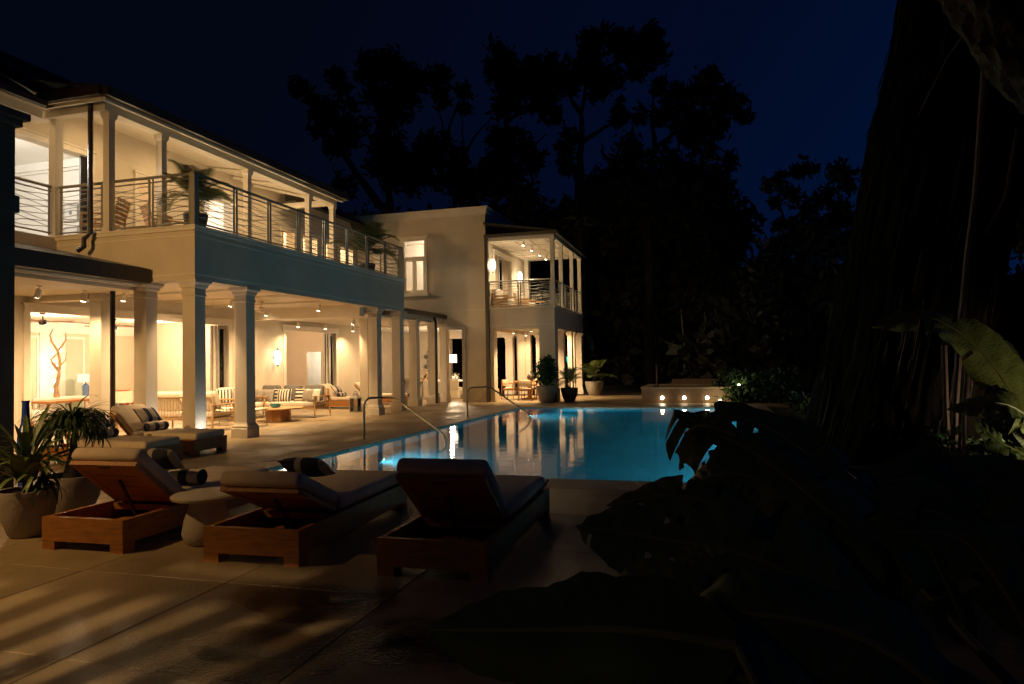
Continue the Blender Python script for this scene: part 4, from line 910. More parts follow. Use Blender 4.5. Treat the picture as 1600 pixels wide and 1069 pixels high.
# ------------------------------------------------------------------ verandah furniture
def leg(parent, a, b_, r=.022, m='teak', name='leg'): return MB().tube([a, b_], [r * .8, r], 8).build(name, M[m], parent, True)
def sofa(label, loc, rz, W=2.3, D=.82, n=3, cm='grey', wood='oak', spind=True):
    t = thing('sofa', label, 'sofa', loc, rz); h = W / 2           # front is -Y
    for sx in (-1, 1):
        leg(t, (sx * (h - .03), -D / 2, 0), (sx * (h - .05), -D / 2 + .04, .62), .028, wood); leg(t, (sx * (h - .03), D / 2 + .04, 0), (sx * (h - .05), D / 2 - .03, .84), .026, wood)
        MB().rbox(sx * (h - .05), 0, .63, .085, D + .06, .035, .012, 2).build('armrest', M[wood], t, True)
        MB().box(sx * (h - .03), -D / 2 + .06, .40, sx * (h - .075), D / 2 - .05, .44).build('arm_rail', M[wood], t)
        for k in range(5): MB().tube([(sx * (h - .05), -D / 2 + .17 + k * .13, .43), (sx * (h - .05), -D / 2 + .17 + k * .13, .62)], .009, 6).build('arm_spindle', M[wood], t)
    MB().box(-h + .05, -D / 2 + .02, .26, h - .05, D / 2 - .02, .32).build('seat_frame', M[wood], t)
    MB().tube([(-h + .05, D / 2 - .02, .82), (h - .05, D / 2 - .02, .82)], .022, 8).build('back_rail', M[wood], t)
    if spind:
        ns = int(W / .085)
        for k in range(ns): MB().tube([(-h + .08 + (W - .16) * k / (ns - 1), D / 2 - .01, .28), (-h + .08 + (W - .16) * k / (ns - 1), D / 2 - .02, .82)], .008, 5).build('back_spindle', M[wood], t)
    w1 = (W - .16) / n
    for k in range(n):
        x = -h + .08 + w1 * (k + .5)
        MB().rbox(x, -.02, .40, w1 - .01, D - .12, .15, .045, 3).build('seat_cushion', M['linen' if cm == 'grey' else cm], t, True)
        T = Matrix.Translation((x, D / 2 - .16, .68)) @ Matrix.Rotation(R(-14), 4, 'X')
        MB().rbox(0, 0, .03, w1 - .14, .17, .48, .06, 3, T).build('back_cushion', M[cm], t, True)
    return t
sofa('three seat pale wood sofa with grey back cushions facing the pool end lounger row', (-12.2, 18.05, 0), 0, 2.42)
gp = 'pillows on the grey cushioned sofa'
for k, (x, m, wd, a) in enumerate(((-13.05, 'knit', 'knitted grey pillow at the left end of the grey sofa', .2), (-12.72, 'knit', 'second knitted grey pillow from the left on the grey sofa', -.15), (-12.35, 'bwh', 'black and cream banded pillow behind the striped one on the grey sofa', 0), (-12.15, 'bw', 'black and cream upright striped pillow in the middle of the grey sofa', .1), (-11.62, 'bwh', 'black and cream banded pillow right of the middle on the grey sofa', 0), (-11.35, 'knit', 'fringed grey pillow at the right end of the grey sofa', -.3), (-11.18, 'linen', 'cream lumbar pillow over the right arm of the grey sofa', .1))):
    pillow(wd, (x, 17.80 + (.10 if m == 'bwh' else 0), .655), R(-14), a, m, gp, .46, .40, .14)
t = sofa('cane backed sofa seen from behind between the first columns', (-12.25, 14.12, 0), PI, 1.95, .80, 2, 'linen', 'concw')
for k, (x, wd, m) in enumerate(((-12.95, 'cream throw pillow at the left of the cane backed sofa', 'linen'), (-12.55, 'cream knotted pillow in the middle of the cane backed sofa', 'linen'), (-11.6, 'thin cream pillow at the right end of the cane backed sofa', 'linen'))):
    pillow(wd, (x, 14.02, .74), R(-18), PI, m, 'cream pillows on the cane backed sofa', .50, .50, .18)
sofa('low bench sofa with black and cream striped pillows beside the doorway', (-13.05, 16.95, 0), R(90), 1.5, .72, 2, 'linen', 'oak', False)
for k, (x, y, m, wd) in enumerate(((-13.15, 16.4, 'bw', 'black and cream striped pillow, left of the three on the bench sofa'), (-13.1, 16.78, 'knit', 'plain knitted pillow between the striped ones on the bench sofa'), (-12.95, 17.1, 'bw', 'black and cream striped pillow, right of the three on the bench sofa'))):
    pillow(wd, (x, y, .70), R(-14), R(40), m, 'pillows on the bench sofa', .46, .44, .15)
t = thing('coffee_table', 'honey wood coffee table with octagonal pedestal in front of the grey sofa', 'coffee table', (-11.52, 16.62, 0))
MB().lathe([(.33, 0), (.33, .34)], 8).build('pedestal', M['teak'], t); MB().lathe([(.68, .34), (.70, .35), (.70, .375), (.68, .385)], 8).build('table_top', M['oak'], t)
t = thing('bowl', 'small dark teal bowl on the coffee table', 'bowl', (-11.5, 16.45, .3855))
MB().lathe([(.06, 0), (.12, .02), (.145, .07), (.14, .11), (.125, .11), (.12, .06), (0, .03)], 20).build('bowl_body', M['teal'], t, True)
for k, (x, y, wd) in enumerate(((-11.25, 15.05, 'pale square side table with metal legs right of the third column'), (-12.35, 15.35, 'pale square side table with metal legs left of the third column'))):
    t = thing('metal_side_table', wd, 'side table', (x, y, 0), .1, 'pale metal legged side tables')
    MB().rbox(0, 0, .44, .62, .62, .04, .012, 2).build('table_top', M['linen'], t)
    for sx in (-1, 1):
        for sy in (-1, 1): MB().tube([(sx * .25, sy * .25, .42), (sx * .29, sy * .29, 0)], .013, 6).build('leg', M['rail'], t)
        MB().tube([(sx * .288, -.288, .02), (sx * .288, .288, .02)], .011, 6).build('stretcher', M['rail'], t)
t = thing('floor_lantern', 'glazed metal lantern standing on the paving by the verandah lounger', 'lantern', (-10.98, 19.98, 0))
fr_ = MB()
for sx in (-1, 1):
    for sy in (-1, 1): fr_.box(sx * .14, sy * .14, .02, sx * .12, sy * .12, .44)
fr_.box(-.15, -.15, 0, .15, .15, .03).box(-.15, -.15, .44, .15, .15, .46).sqprof(0, 0, [(.15, .46), (.06, .56), (.06, .60)]); fr_.build('lantern_frame', M['rail'], t)
MB().box(-.119, -.13, .03, .119, -.125, .44).box(-.119, .125, .03, .119, .13, .44).box(-.13, -.119, .03, -.125, .119, .44).box(.125, -.119, .03, .13, .119, .44).build('pane', M['glass'], t)
MB().lathe([(.05, .03), (.05, .2), (0, .205)], 12).build('candle', M['linen'], t, True); MB().tube([(-.05, 0, .60), (-.04, 0, .67), (.04, 0, .67), (.05, 0, .60)], .008, 6).build('handle', M['black'], t)
# ceiling fans
def fan(label, loc, m, drop=.3, rz=.4, L=.75):
    t = thing('ceiling_fan', label, 'ceiling fan', loc, rz, 'ceiling fans')
    MB().lathe([(.07, 0), (.06, -.05), (.015, -.06), (.015, -drop), (.08, -drop - .01), (.10, -drop - .06), (.08, -drop - .13), (0, -drop - .15)], 16).build('motor', M['black' if m == 'teak' else 'trim'], t, True)
    for k in range(4):
        T = Matrix.Rotation(k * PI / 2, 4, 'Z') @ Matrix.Translation((0, 0, -drop - .05)) @ Matrix.Rotation(R(11), 4, 'X')
        MB().box(.09, -.06, -.006, L, .065, .006, T).build('blade', M[m], t)
    return t
fan('dark ceiling fan with wooden blades above the driftwood in the living room', (-16.4, 13.6, 3.02), 'teak', .18)
fan('second wooden ceiling fan deeper in the living room', (-16.8, 16.2, 3.02), 'teak', .18, .9)
fan('white ceiling fan under the verandah ceiling right of the third column', (-11.7, 16.1, 3.32), 'trim', .16, .2, .62)
# living room pieces seen through the first opening
t = thing('driftwood_sculpture', 'antler shaped driftwood branch lit from behind by glowing globes', 'sculpture', (XB + .55, 16.0, .72))
q = MB()
br = [([(0, 0, 0), (0, -.03, .3), (0, .06, .62), (0, .08, .85)], .085), ([(0, .06, .80), (.05, -.16, 1.0), (0, -.18, 1.12), (0, .02, 1.32)], .05), ([(0, .08, .82), (0, .10, 1.1), (0, .02, 1.4), (0, -.16, 1.65), (0, -.22, 1.85), (0, -.12, 2.05)], .045), ([(0, .02, 1.35), (0, .18, 1.55), (0, .30, 1.72), (0, .30, 1.95)], .038), ([(0, .12, .95), (0, .28, 1.1), (0, .33, 1.35)], .025), ([(0, -.16, 1.62), (0, -.24, 1.70)], .02)]
for pts, r_ in br: q.tube(pts, [r_ * (1 - .65 * i / (len(pts) - 1)) for i in range(len(pts))], 8)
q.build('branch', M['drift'], t, True)
for k, (y, z) in enumerate(((-.08, 1.3), (.22, 1.42), (-.02, 1.08), (.14, .91), (-.02, .75), (.03, .47), (0, .2))):
    MB().lathe([(0, -.055), (.04, -.04), (.055, 0), (.04, .04), (0, .055)], 12, (-.13, y, z)).build('globe_light', M['bulb'], t, True)
    point((-.13, y, z + .0), 5, PEACH, .06, t)
t2 = thing('console_table', 'narrow pale console under the driftwood sculpture', 'console', (XB + .5, 16.2, 0))
MB().box(-.25, -1.1, .66, .25, 1.1, .715).build('table_top', M['white'], t2)
for sx in (-.2, .2):
    for sy in (-1.0, 1.0): MB().box(sx - .03, sy - .03, 0, sx + .03, sy + .03, .66).build('leg', M['white'], t2)
t = thing('table_lamp', 'table lamp with cream drum shade and blue patterned base', 'table lamp', (XB + .6, 16.95, .716))
MB().lathe([(.06, 0), (.09, .02), (.10, .3), (.05, .36), (.02, .38), (.02, .46)], 16).build('lamp_base', M['bluefab'], t, True)
MB().lathe([(.235, .42), (.22, .68)], 24).build('lamp_shade', M['shade2'], t, True); point((0, 0, .55), 10, PEACH, .06, t)
t = thing('chaise', 'white upholstered wingback chair beside the doorway in the living room', 'armchair', (-16.6, 13.35, 0), R(20))
MB().rbox(0, 0, .38, .75, .8, .25, .08, 3).build('seat_cushion', M['white'], t, True); MB().rbox(0, -.42, .80, .75, .18, .75, .08, 3, Matrix.Rotation(R(6), 4, 'X')).build('backrest', M['white'], t, True)
for sx in (-1, 1):
    for sy in (-1, 1): leg(t, (sx * .3, sy * .3, 0), (sx * .3, sy * .3, .27))
t = thing('wood_desk', 'wooden table in front of the driftwood sculpture', 'table', (-17.0, 14.6, 0))
MB().box(-.5, -.8, .66, .5, .8, .71).build('table_top', M['teak'], t)
for sx in (-.42, .42):
    for sy in (-.7, .7): leg(t, (sx, sy, 0), (sx, sy, .66), .03)
t = sofa('rust red sofa inside the living room behind the nearest column', (-15.6, 15.35, 0), R(0), 1.6, .8, 2, 'rust', 'teak', False)
pillow('blue pillow on the rust red sofa', (-15.65, 15.15, .70), R(-14), 0, 'bluefab', None, .46, .44, .15)
t = thing('side_chair', 'folding wooden chair with pale sling behind the second column', 'chair', (-14.9, 14.75, 0), R(60))
for sx in (-.26, .26):
    MB().tube([(sx, -.3, 0), (sx, .28, .95)], .018, 6).build('leg', M['oak'], t); MB().tube([(sx, .3, 0), (sx, -.25, .62)], .018, 6).build('leg', M['oak'], t)
MB().slab([(-.25, -.24, .45), (.25, -.24, .45), (.25, .2, .42), (-.25, .2, .42)], .02).build('seat', M['linen'], t); MB().slab([(-.25, .2, .62), (.25, .2, .62), (.25, .28, .93), (-.25, .28, .93)], .02).build('backrest', M['linen'], t)
t = thing('wall_picture', 'green leaf print in the bright passage', 'picture', (-16.0, 27.199, 1.35))
MB().box(-.22, -.03, -.35, .22, 0, .35).build('frame', M['art'], t); MB().lathe([(0, -.0), (.12, .06), (.1, .2), (0, .3)], 8, (0, -.032, -.15)).build('print', M['palm'], t)
# upstairs bedroom prints
for k, (x, z, wd) in enumerate(((-16.6, 5.82, 'upper left'), (-16.0, 5.82, 'upper right'), (-16.6, 5.18, 'lower left'), (-16.0, 5.18, 'lower right'))):
    t = thing('wall_picture', f'square framed print, {wd} of the group on the bright upstairs wall', 'picture', (x, 14.598, z), 0, 'framed prints in the upstairs bedroom')
    MB().box(-.25, -.03, -.25, .25, 0, .25).build('frame', M['rail'], t); MB().box(-.215, -.034, -.215, .215, -.0305, .215).build('mount', M['art'], t); MB().lathe([(.055, -.036), (.055, -.038)], 16).build('print', M['artin'], t)
    t.children[-1].rotation_euler = (R(90), 0, 0); t.children[-1].location = (0, -.072, 0)
# balcony furniture
def deck_chair(label, loc, rz, m='oak'):
    t = thing('deck_chair', label, 'chair', loc, rz, 'slatted chairs upstairs')
    for sx in (-.28, .28):
        leg(t, (sx, -.3, 0), (sx, -.3, .58), .02, m); leg(t, (sx, .3, 0), (sx, .34, .60), .02, m); MB().box(sx - .03, -.34, .58, sx + .03, .34, .605).build('armrest', M[m], t)
    for k in range(6): MB().box(-.26, -.3 + k * .1, .37, .26, -.22 + k * .1, .395).build('seat_slat', M[m], t)
    for k in range(6):
        T = Matrix.Translation((0, .30, .42)) @ Matrix.Rotation(R(-16), 4, 'X'); MB().box(-.28, 0, k * .095, .28, .02, k * .095 + .075, T).build('back_slat', M[m], t)
    return t
deck_chair('slatted lounge chair standing by the black downpipe on the balcony', (-12.6, 11.85, 4.29), R(-70))
deck_chair('slatted chair at the low table on the balcony', (-11.9, 12.9, 4.29), R(150))
deck_chair('slatted chair farther along the balcony wall', (-12.9, 13.4, 4.29), R(-80))
t = thing('low_table', 'low wooden table between the balcony chairs', 'table', (-12.3, 12.55, 4.29))
MB().box(-.3, -.3, .38, .3, .3, .41).build('table_top', M['oak'], t)
for sx in (-.25, .25):
    for sy in (-.25, .25): leg(t, (sx, sy, 0), (sx, sy, .38), .02, 'oak')
# ------------------------------------------------------------------ dining room and porch
t = thing('drum_pendant', 'long bright white drum pendant hanging over the dining table', 'pendant lamp', (-11.1, 28.8, 1.55))
MB().lathe([(.33, 0), (.33, .36), (.325, .36), (.325, 0)], 28).build('lamp_shade', M['shade'], t, True); MB().tube([(0, 0, .3), (0, 0, 1.55)], .01, 6).build('cord', M['black'], t)
MB().lathe([(.328, .02), (.0, .021)], 28).build('diffuser', M['shade'], t); point((0, 0, -.12), 230, PEACH, .2, t); point((0, 0, .6), 200, PEACH, .15, t)
t = thing('dining_table', 'white draped dining table under the drum pendant', 'dining table', (-11.1, 28.9, 0))
MB().rbox(0, 0, .735, 2.6, 1.1, .05, .015, 2).build('table_top', M['white'], t); MB().box(-1.1, -.4, 0, -1.0, .4, .71).box(1.0, -.4, 0, 1.1, .4, .71).build('trestle', M['oak'], t)
for k, (x, wd, m) in enumerate(((-11.3, 'pink flowers in a bowl on the dining table', 'rust'), (-10.75, 'white flowers on the right of the dining table', 'white'))):
    t = thing('flower_bowl', wd, 'flowers', (x, 28.6, .761)); MB().lathe([(.08, 0), (.14, .1), (.13, .1), (0, .04)], 14).build('bowl', M['white'], t, True); leaf_cloud([((0, 0, .16), .16)], .035, 7000, m, 'blossom', t, k)
def slip_chair(label, loc, rz):
    t = thing('dining_chair', label, 'dining chair', loc, rz, 'slip covered dining chairs')
    MB().rbox(0, 0, .25, .5, .52, .48, .03, 2).build('skirt', M['linen'], t, True); MB().rbox(0, .22, .58, .5, .1, .48, .04, 2).build('backrest', M['linen'], t, True); return t
slip_chair('slip covered dining chair framed by the narrow doorway', (-10.4, 27.6, 0), PI)
slip_chair('slip covered dining chair right behind the downpipe at the narrow doorway', (-9.75, 27.75, 0), PI)
slip_chair('slip covered dining chair left of the column pair', (-11.5, 27.55, 0), PI)
slip_chair('slip covered dining chair at the left head of the table', (-12.55, 28.6, 0), PI / 2)
t = thing('sideboard', 'wooden hoop framed console against the dining room wall', 'console', (-13.9, 31.6, 0))
MB().box(-.9, -.3, .75, .9, .3, .80).box(-.85, -.25, 0, -.78, .25, .75).box(.78, -.25, 0, .85, .25, .75).build('console_frame', M['oak'], t)
t = thing('hoop_sculpture', 'round wooden hoop ornament behind the slip covered chair', 'ornament', (-12.2, 28.3, .761))
q = MB(); 
for ax in range(3):
    q.tube([(Matrix.Rotation(ax * PI / 3, 3, 'Z') @ Vector((.26 * math.cos(a), 0, .27 + .26 * math.sin(a)))) for a in [k * PI / 14 for k in range(29)]], .012, 5)
q.build('hoops', M['oak'], t, True)
t = thing('fish_relief', 'dark green row of leaf shaped ornaments on the dining room wall', 'wall ornament', (-13.6, 32.24, 1.5))
for k in range(6):
    MB().lathe([(0, -.14), (.10, -.04), (.11, .04), (0, .14)], 10, (.08 * (-1) ** k, -.03, .62 - k * .25)).build('leaf_ornament', M['fish'], t, True)
t = thing('porch_table', 'round wooden dining table on the porch', 'dining table', (-7.0, 27.2, 0))
MB().lathe([(.62, .70), (.65, .71), (.65, .735), (.63, .745)], 32).build('table_top', M['teak'], t, True); MB().lathe([(.30, 0), (.30, .04), (.08, .08), (.08, .70)], 20).build('pedestal', M['teak'], t, True)
t = thing('urn_lantern', 'pierced round metal urn on the porch table', 'ornament', (-6.95, 27.3, .746))
MB().lathe([(.08, 0), (.17, .10), (.18, .18), (.12, .28), (.05, .33), (.04, .38), (0, .42)], 14).build('urn_body', M['pipe'], t, True)
def arm_chair(label, loc, rz):
    t = thing('porch_chair', label, 'dining chair', loc, rz, 'wooden armchairs round the porch table')
    for sx in (-.27, .27):
        leg(t, (sx, -.26, 0), (sx, -.25, .64), .02); leg(t, (sx, .28, 0), (sx, .25, .82), .02); MB().rbox(sx, 0, .655, .05, .58, .025, .01, 2).build('armrest', M['teak'], t)
    MB().box(-.26, -.24, .38, .26, .24, .42).build('seat_frame', M['teak'], t); MB().rbox(0, 0, .455, .48, .46, .07, .025, 2).build('seat_cushion', M['cush'], t, True)
    MB().rbox(0, .24, .68, .5, .06, .26, .025, 2).build('backrest', M['cush'], t, True); return t
arm_chair('wooden armchair in front of the porch table, back to the pool', (-6.9, 26.35, 0), PI)
arm_chair('wooden armchair at the left of the porch table', (-7.75, 27.0, 0), R(78))
arm_chair('wooden armchair at the right of the porch table beside the pillar', (-6.25, 26.8, 0), R(-105))
arm_chair('wooden armchair behind the porch table', (-7.1, 28.05, 0), 0)
def club(label, loc, rz):
    t = thing('club_chair', label, 'armchair', loc, rz, 'cane armchairs on the upper porch')
    for sx in (-.36, .36): 
        for k in range(4): MB().rbox(sx, 0, .20 + k * .12, .06, .72, .08, .02, 2).build('side_slat', M['oak'], t)
        for sy in (-.33, .33): leg(t, (sx, sy, 0), (sx, sy, .16), .025, 'oak')
    for k in range(6): MB().rbox(0, .36, .20 + k * .12, .68, .05, .08, .02, 2).build('back_slat', M['oak'], t)
    MB().rbox(0, -.02, .36, .66, .68, .16, .05, 3).build('seat_cushion', M['linen'], t, True); MB().rbox(0, .26, .66, .64, .16, .44, .06, 3).build('back_cushion', M['linen'], t, True); return t
club('slatted armchair with pale cushions in the middle of the upper porch', (-7.35, 28.0, 3.6), R(82))
club('pale armchair at the left of the upper porch door', (-7.75, 26.3, 3.6), R(80))
t = thing('glass_lamp', 'clear glass jar on the upper porch side table', 'jar', (-6.9, 28.9, 4.15)); MB().lathe([(.08, 0), (.13, .05), (.13, .25), (.07, .32), (.07, .36)], 16).build('jar_body', M['glass'], t, True)
t = thing('porch_side_table', 'small side table carrying the glass jar upstairs', 'side table', (-6.9, 28.9, 3.6)); MB().lathe([(.25, .52), (.25, .549)], 20).build('table_top', M['oak'], t); MB().tube([(0, 0, 0), (0, 0, .52)], .03, 8).build('pedestal', M['oak'], t)
t = thing('lit_banner', 'small turquoise glowing leaf shape hanging beyond the porch columns', 'lamp', at(888, 565, 38))
MB().lathe([(0, -.33), (.07, -.2), (.09, .05), (.04, .27), (0, .33)], 10).build('lamp_body', emis('turquoise_glow', (.05, .75, .55), .9), t, True); t.rotation_euler = (0, R(-18), 0)
MB().tube([(0, 0, .5), (-.5, 0, 3.0)], .01, 5).build('cord', M['black'], t)
# ------------------------------------------------------------------ garden: hedge, lamps, woodland, trees
t = thing('clipped_hedge', 'square clipped hedge right of the spa lit by a small ground light', 'hedge', (1.5, 25.2, 0))
leaf_cloud([((-.75 + .5 * i, -.35 + .5 * j, .28 + .42 * k), .40) for i in range(5) for j in range(3) for k in range(2)], .075, 2600, 'leafd', 'foliage', t, 5)
MB().tube([(0, 0, 0), (0, 0, .6)], .03, 6).build('stem', M['barkd'], t)
def garden_lamp(loc, label, power, col=WARM2, h=.25, tgt=None):
    t = thing('garden_light', label, 'garden light', loc, 0, 'small ground lights in the garden')
    MB().tube([(0, 0, 0), (0, 0, h)], .012, 6).build('stake', M['black'], t); MB().lathe([(.02, h), (.05, h + .02), (.05, h + .08)], 12).build('lamp_head', M['black'], t, True)
    MB().lathe([(0, h + .081), (.046, h + .082), (.03, h + .10), (0, h + .105)], 12).build('lens', M['lens'], t, True)
    if tgt: spot((0, 0, h + .14), Vector(tgt) - Vector(loc), power, col, 120, .8, .03, t)
    elif power: point((0, 0, h + .16), power, col, .03, t)
    return t
garden_lamp((.42, 24.2, 0), 'small ground light at the foot of the clipped hedge', 5, (1, .8, .35), .05)
garden_lamp((1.05, 24.35, 0), 'small light on a stake against the front of the clipped hedge', 3, (1, .85, .5), .55)
garden_lamp((5.13, 27.6, 0), 'small ground light left of the pair far behind the hedge', 2, h=.12)
garden_lamp((5.9, 29.3, 0), 'small ground light right of the pair far behind the hedge', 2, h=.3)
garden_lamp((6.15, 23.2, 0), 'lone small ground light near the foot of the giant trunk', 1.5, h=.1)

rw = np.random.default_rng(21)
def wood(name, seed, pts, size, dens):
    return leaf_cloud(pts, size, dens, 'canopy', name, None, seed)
cl = []
r_ = random.Random(5)
def bank(xpx, ytop, d, rad, n):
    for _ in range(n):
        px = r_.uniform(*xpx); yt = ytop(px); d_ = d + r_.uniform(-3, 5); z_top = at(px, yt, d_).z; p = at(px, 560, d_)
        for k in range(6): cl.append(((p.x + r_.uniform(-1, 1), p.y + r_.uniform(-1, 1), max(.8, z_top - rad - r_.random() ** 1.2 * z_top)), rad * r_.uniform(.7, 1.2)))
bank((540, 1130), lambda x: 335 if x < 720 else (318 if x < 880 else (330 if x < 960 else 300)), 47, 1.9, 130); bank((1120, 1700), lambda x: 470 - (x - 1120) * .25 if x < 1340 else 420, 34, 1.9, 44)
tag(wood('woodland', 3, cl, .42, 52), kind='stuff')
hb = MB(); nU = 40; hv = []
for i in range(nU + 1):
    px = 300 + 1700 * i / nU; d_ = 56 if px < 1130 else 46; p = at(px, 560, d_); zt = 6.2 + .8 * math.sin(i * 1.7) + .5 * math.sin(i * .9)
    hv += [(p.x, p.y, -.1), (p.x * 1.02, p.y * 1.02, zt * .6), (p.x * 1.06, p.y * 1.06, zt), (p.x * 1.3, p.y * 1.3, zt * .9), (p.x * 1.6, p.y * 1.6, -.1)]
hb.add(hv, [(i * 5 + k, i * 5 + 5 + k, i * 5 + 6 + k, i * 5 + 1 + k) for i in range(nU) for k in range(4)])
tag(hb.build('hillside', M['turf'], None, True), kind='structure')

def tree(label, d, trunk, clumps, seed, size=.30, dens=95, s=1 / 2.105, ox=440, oy=20, rb=.32, spread=2.0, group='tall trees behind the house'):
    rr = random.Random(seed)
    def pt(c, dd=0): return at(ox + c[0] * s, oy + c[1] * s, d + dd)
    b0 = pt(trunk[0][0]); root = Vector((b0.x, b0.y, 0)); t = thing('tree', label, 'tree', root, 0, group)
    q = MB(); offs = {}
    for bi, path in enumerate(trunk):
        pts = []
        for i, c in enumerate(path):
            key = tuple(c)
            if key not in offs: offs[key] = 0 if bi == 0 else rr.uniform(-1.2, 1.2)
            pts.append(pt(c, offs[key]) - root)
        if bi == 0: pts = [Vector((pts[0].x * .5, pts[0].y * .5, 0))] + pts
        r0 = rb if bi == 0 else rb * .5
        fine = []
        for a, b2 in zip(pts[:-1], pts[1:]):
            for k in range(3): fine.append(a.lerp(b2, k / 3) + (Vector((rr.uniform(-.1, .1), rr.uniform(-.1, .1), 0)) if k else Vector()))
        fine.append(pts[-1])
        q.tube(fine, [r0 * (1 - .8 * i / (len(fine) - 1)) for i in range(len(fine))], 7)
    q.build('trunk', M['barkd'], t, True)
    cs = []
    for (x, y, r0) in clumps:
        R0 = 1.10 * r0 * s * d / FPX; c = pt((x, y), rr.uniform(-spread, spread)) - root
        nsub = max(5, int(r0 / 5))
        for _ in range(nsub):
            v = Vector((rr.gauss(0, 1), rr.gauss(0, 1), rr.gauss(0, .8))); v = v.normalized() * R0 * rr.uniform(.35, .95)
            cs.append((tuple(c + v), R0 * rr.uniform(.34, .62)))
        cs.append((tuple(c), R0 * .85))
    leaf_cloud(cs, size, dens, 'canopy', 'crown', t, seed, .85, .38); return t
tree('leaning tree with drooping tufted crown at the far left of the tall trees', 40, [[(350, 660), (270, 560), (200, 460), (180, 380), (150, 330)], [(200, 460), (120, 360), (70, 270)], [(180, 380), (185, 290), (190, 235)]],
     [(60, 255, 42), (95, 275, 30), (190, 230, 48), (150, 335, 55), (220, 390, 58), (120, 390, 34), (165, 435, 42), (230, 300, 26), (210, 560, 40)], 31)
tree('bushy topped tree with a broad dark crown left of centre', 44, [[(360, 660), (345, 520), (335, 400), (330, 280)], [(345, 520), (300, 430), (270, 340)], [(335, 400), (400, 290), (440, 230)]],
     [(330, 180, 68), (290, 200, 40), (390, 230, 60), (430, 205, 48), (490, 215, 48), (535, 205, 34), (520, 260, 40), (390, 300, 60), (330, 280, 55), (350, 360, 44), (360, 450, 62), (330, 520, 50), (480, 420, 40)], 32)
tree('thin stemmed tree with small tufts between the two broad crowns', 43, [[(570, 660), (560, 520), (550, 380), (595, 260)], [(560, 520), (640, 400), (700, 330)], [(560, 480), (530, 380), (520, 320)], [(600, 560), (600, 430), (590, 330)]],
     [(595, 260, 32), (600, 310, 26), (500, 460, 66), (430, 530, 70), (560, 540, 60), (620, 560, 62), (580, 480, 40), (690, 520, 55), (705, 430, 36)], 33, rb=.2)
tree('tall tree with a rounded crown in the middle of the skyline', 42, [[(750, 660), (760, 540), (745, 420), (740, 300)], [(760, 540), (790, 470), (870, 400)], [(745, 420), (735, 340), (760, 220)], [(740, 360), (830, 300), (850, 250)]],
     [(740, 165, 58), (715, 200, 46), (770, 240, 64), (740, 300, 55), (845, 175, 55), (870, 220, 48), (850, 310, 58), (900, 340, 36), (740, 420, 56), (800, 440, 44), (830, 490, 42), (770, 520, 40), (700, 500, 50), (680, 570, 72), (800, 620, 66)], 34)
tree('tallest tree with a clear pale forked trunk right of centre', 41, [[(975, 660), (978, 560), (985, 430), (985, 330), (1000, 230)], [(985, 430), (1030, 400), (1080, 370), (1110, 340)], [(985, 330), (950, 280), (920, 240)], [(1000, 250), (1080, 180), (1130, 120)], [(978, 560), (950, 480), (945, 420)]],
     [(1040, 85, 46), (1020, 130, 46), (1110, 100, 56), (1140, 130, 50), (1205, 80, 46), (1245, 75, 24), (1220, 135, 48), (1180, 190, 44), (1000, 190, 60), (950, 240, 46), (920, 200, 44), (1080, 220, 56), (1040, 260, 44), (1110, 320, 34), (1110, 355, 32), (1160, 345, 34), (950, 410, 36), (930, 450, 30), (940, 510, 38)], 35, rb=.36)
tree('right hand tree whose crown spreads towards the open sky', 40, [[(1200, 660), (1205, 560), (1225, 450), (1290, 395), (1340, 330)], [(1225, 450), (1220, 330), (1230, 250)], [(1205, 560), (1060, 470), (1050, 430)], [(1290, 395), (1400, 390), (1430, 300)]],
     [(1390, 215, 46), (1420, 230, 42), (1450, 275, 52), (1490, 290, 32), (1505, 335, 34), (1340, 265, 46), (1290, 260, 40), (1240, 240, 38), (1300, 330, 52), (1250, 340, 40), (1390, 360, 62), (1340, 400, 46), (1440, 330, 36), (1385, 460, 44), (1450, 500, 42), (1430, 560, 50), (1460, 600, 32), (1150, 480, 66), (1100, 560, 84), (1050, 590, 60), (1220, 590, 100), (1310, 540, 84), (1310, 680, 90), (1380, 620, 60), (1420, 650, 40), (1490, 690, 38), (1530, 710, 26), (1470, 740, 36), (1400, 760, 60), (1130, 660, 90), (960, 660, 60), (1010, 640, 50)], 36)
s2 = 1 / 2.325
tree('small umbrella crowned tree between the open sky and the giant trunk', 32, [[(300, 560), (300, 420), (310, 330), (320, 230)], [(300, 420), (240, 320), (215, 220)], [(310, 330), (380, 270), (430, 190)], [(320, 300), (270, 250), (250, 190)]],
     [(320, 145, 42), (350, 155, 30), (280, 165, 30), (240, 165, 22), (190, 205, 28), (220, 195, 26), (260, 250, 44), (220, 265, 30), (440, 160, 40), (480, 160, 30), (470, 210, 40), (400, 230, 34), (370, 250, 28), (340, 290, 40), (430, 280, 44), (240, 345, 24), (215, 360, 22), (300, 360, 50), (400, 350, 60), (460, 330, 50)], 37, .20, 150, s2, 1120, 200, .22, 1.3, 'smaller garden trees')
tree('broad dark tree beneath the umbrella crown, right of the pool', 30, [[(200, 760), (220, 640), (250, 520)], [(220, 640), (140, 560), (120, 500)], [(250, 560), (330, 480), (380, 440)]],
     [(190, 440, 44), (240, 420, 50), (150, 500, 50), (110, 540, 40), (300, 430, 62), (370, 430, 66), (440, 440, 60), (250, 520, 80), (160, 590, 70), (100, 640, 50), (340, 540, 84), (440, 560, 84), (200, 680, 80), (300, 680, 84), (400, 690, 80), (90, 740, 50), (160, 780, 60)], 38, .22, 120, s2, 1120, 200, .25, 1.5, 'smaller garden trees')
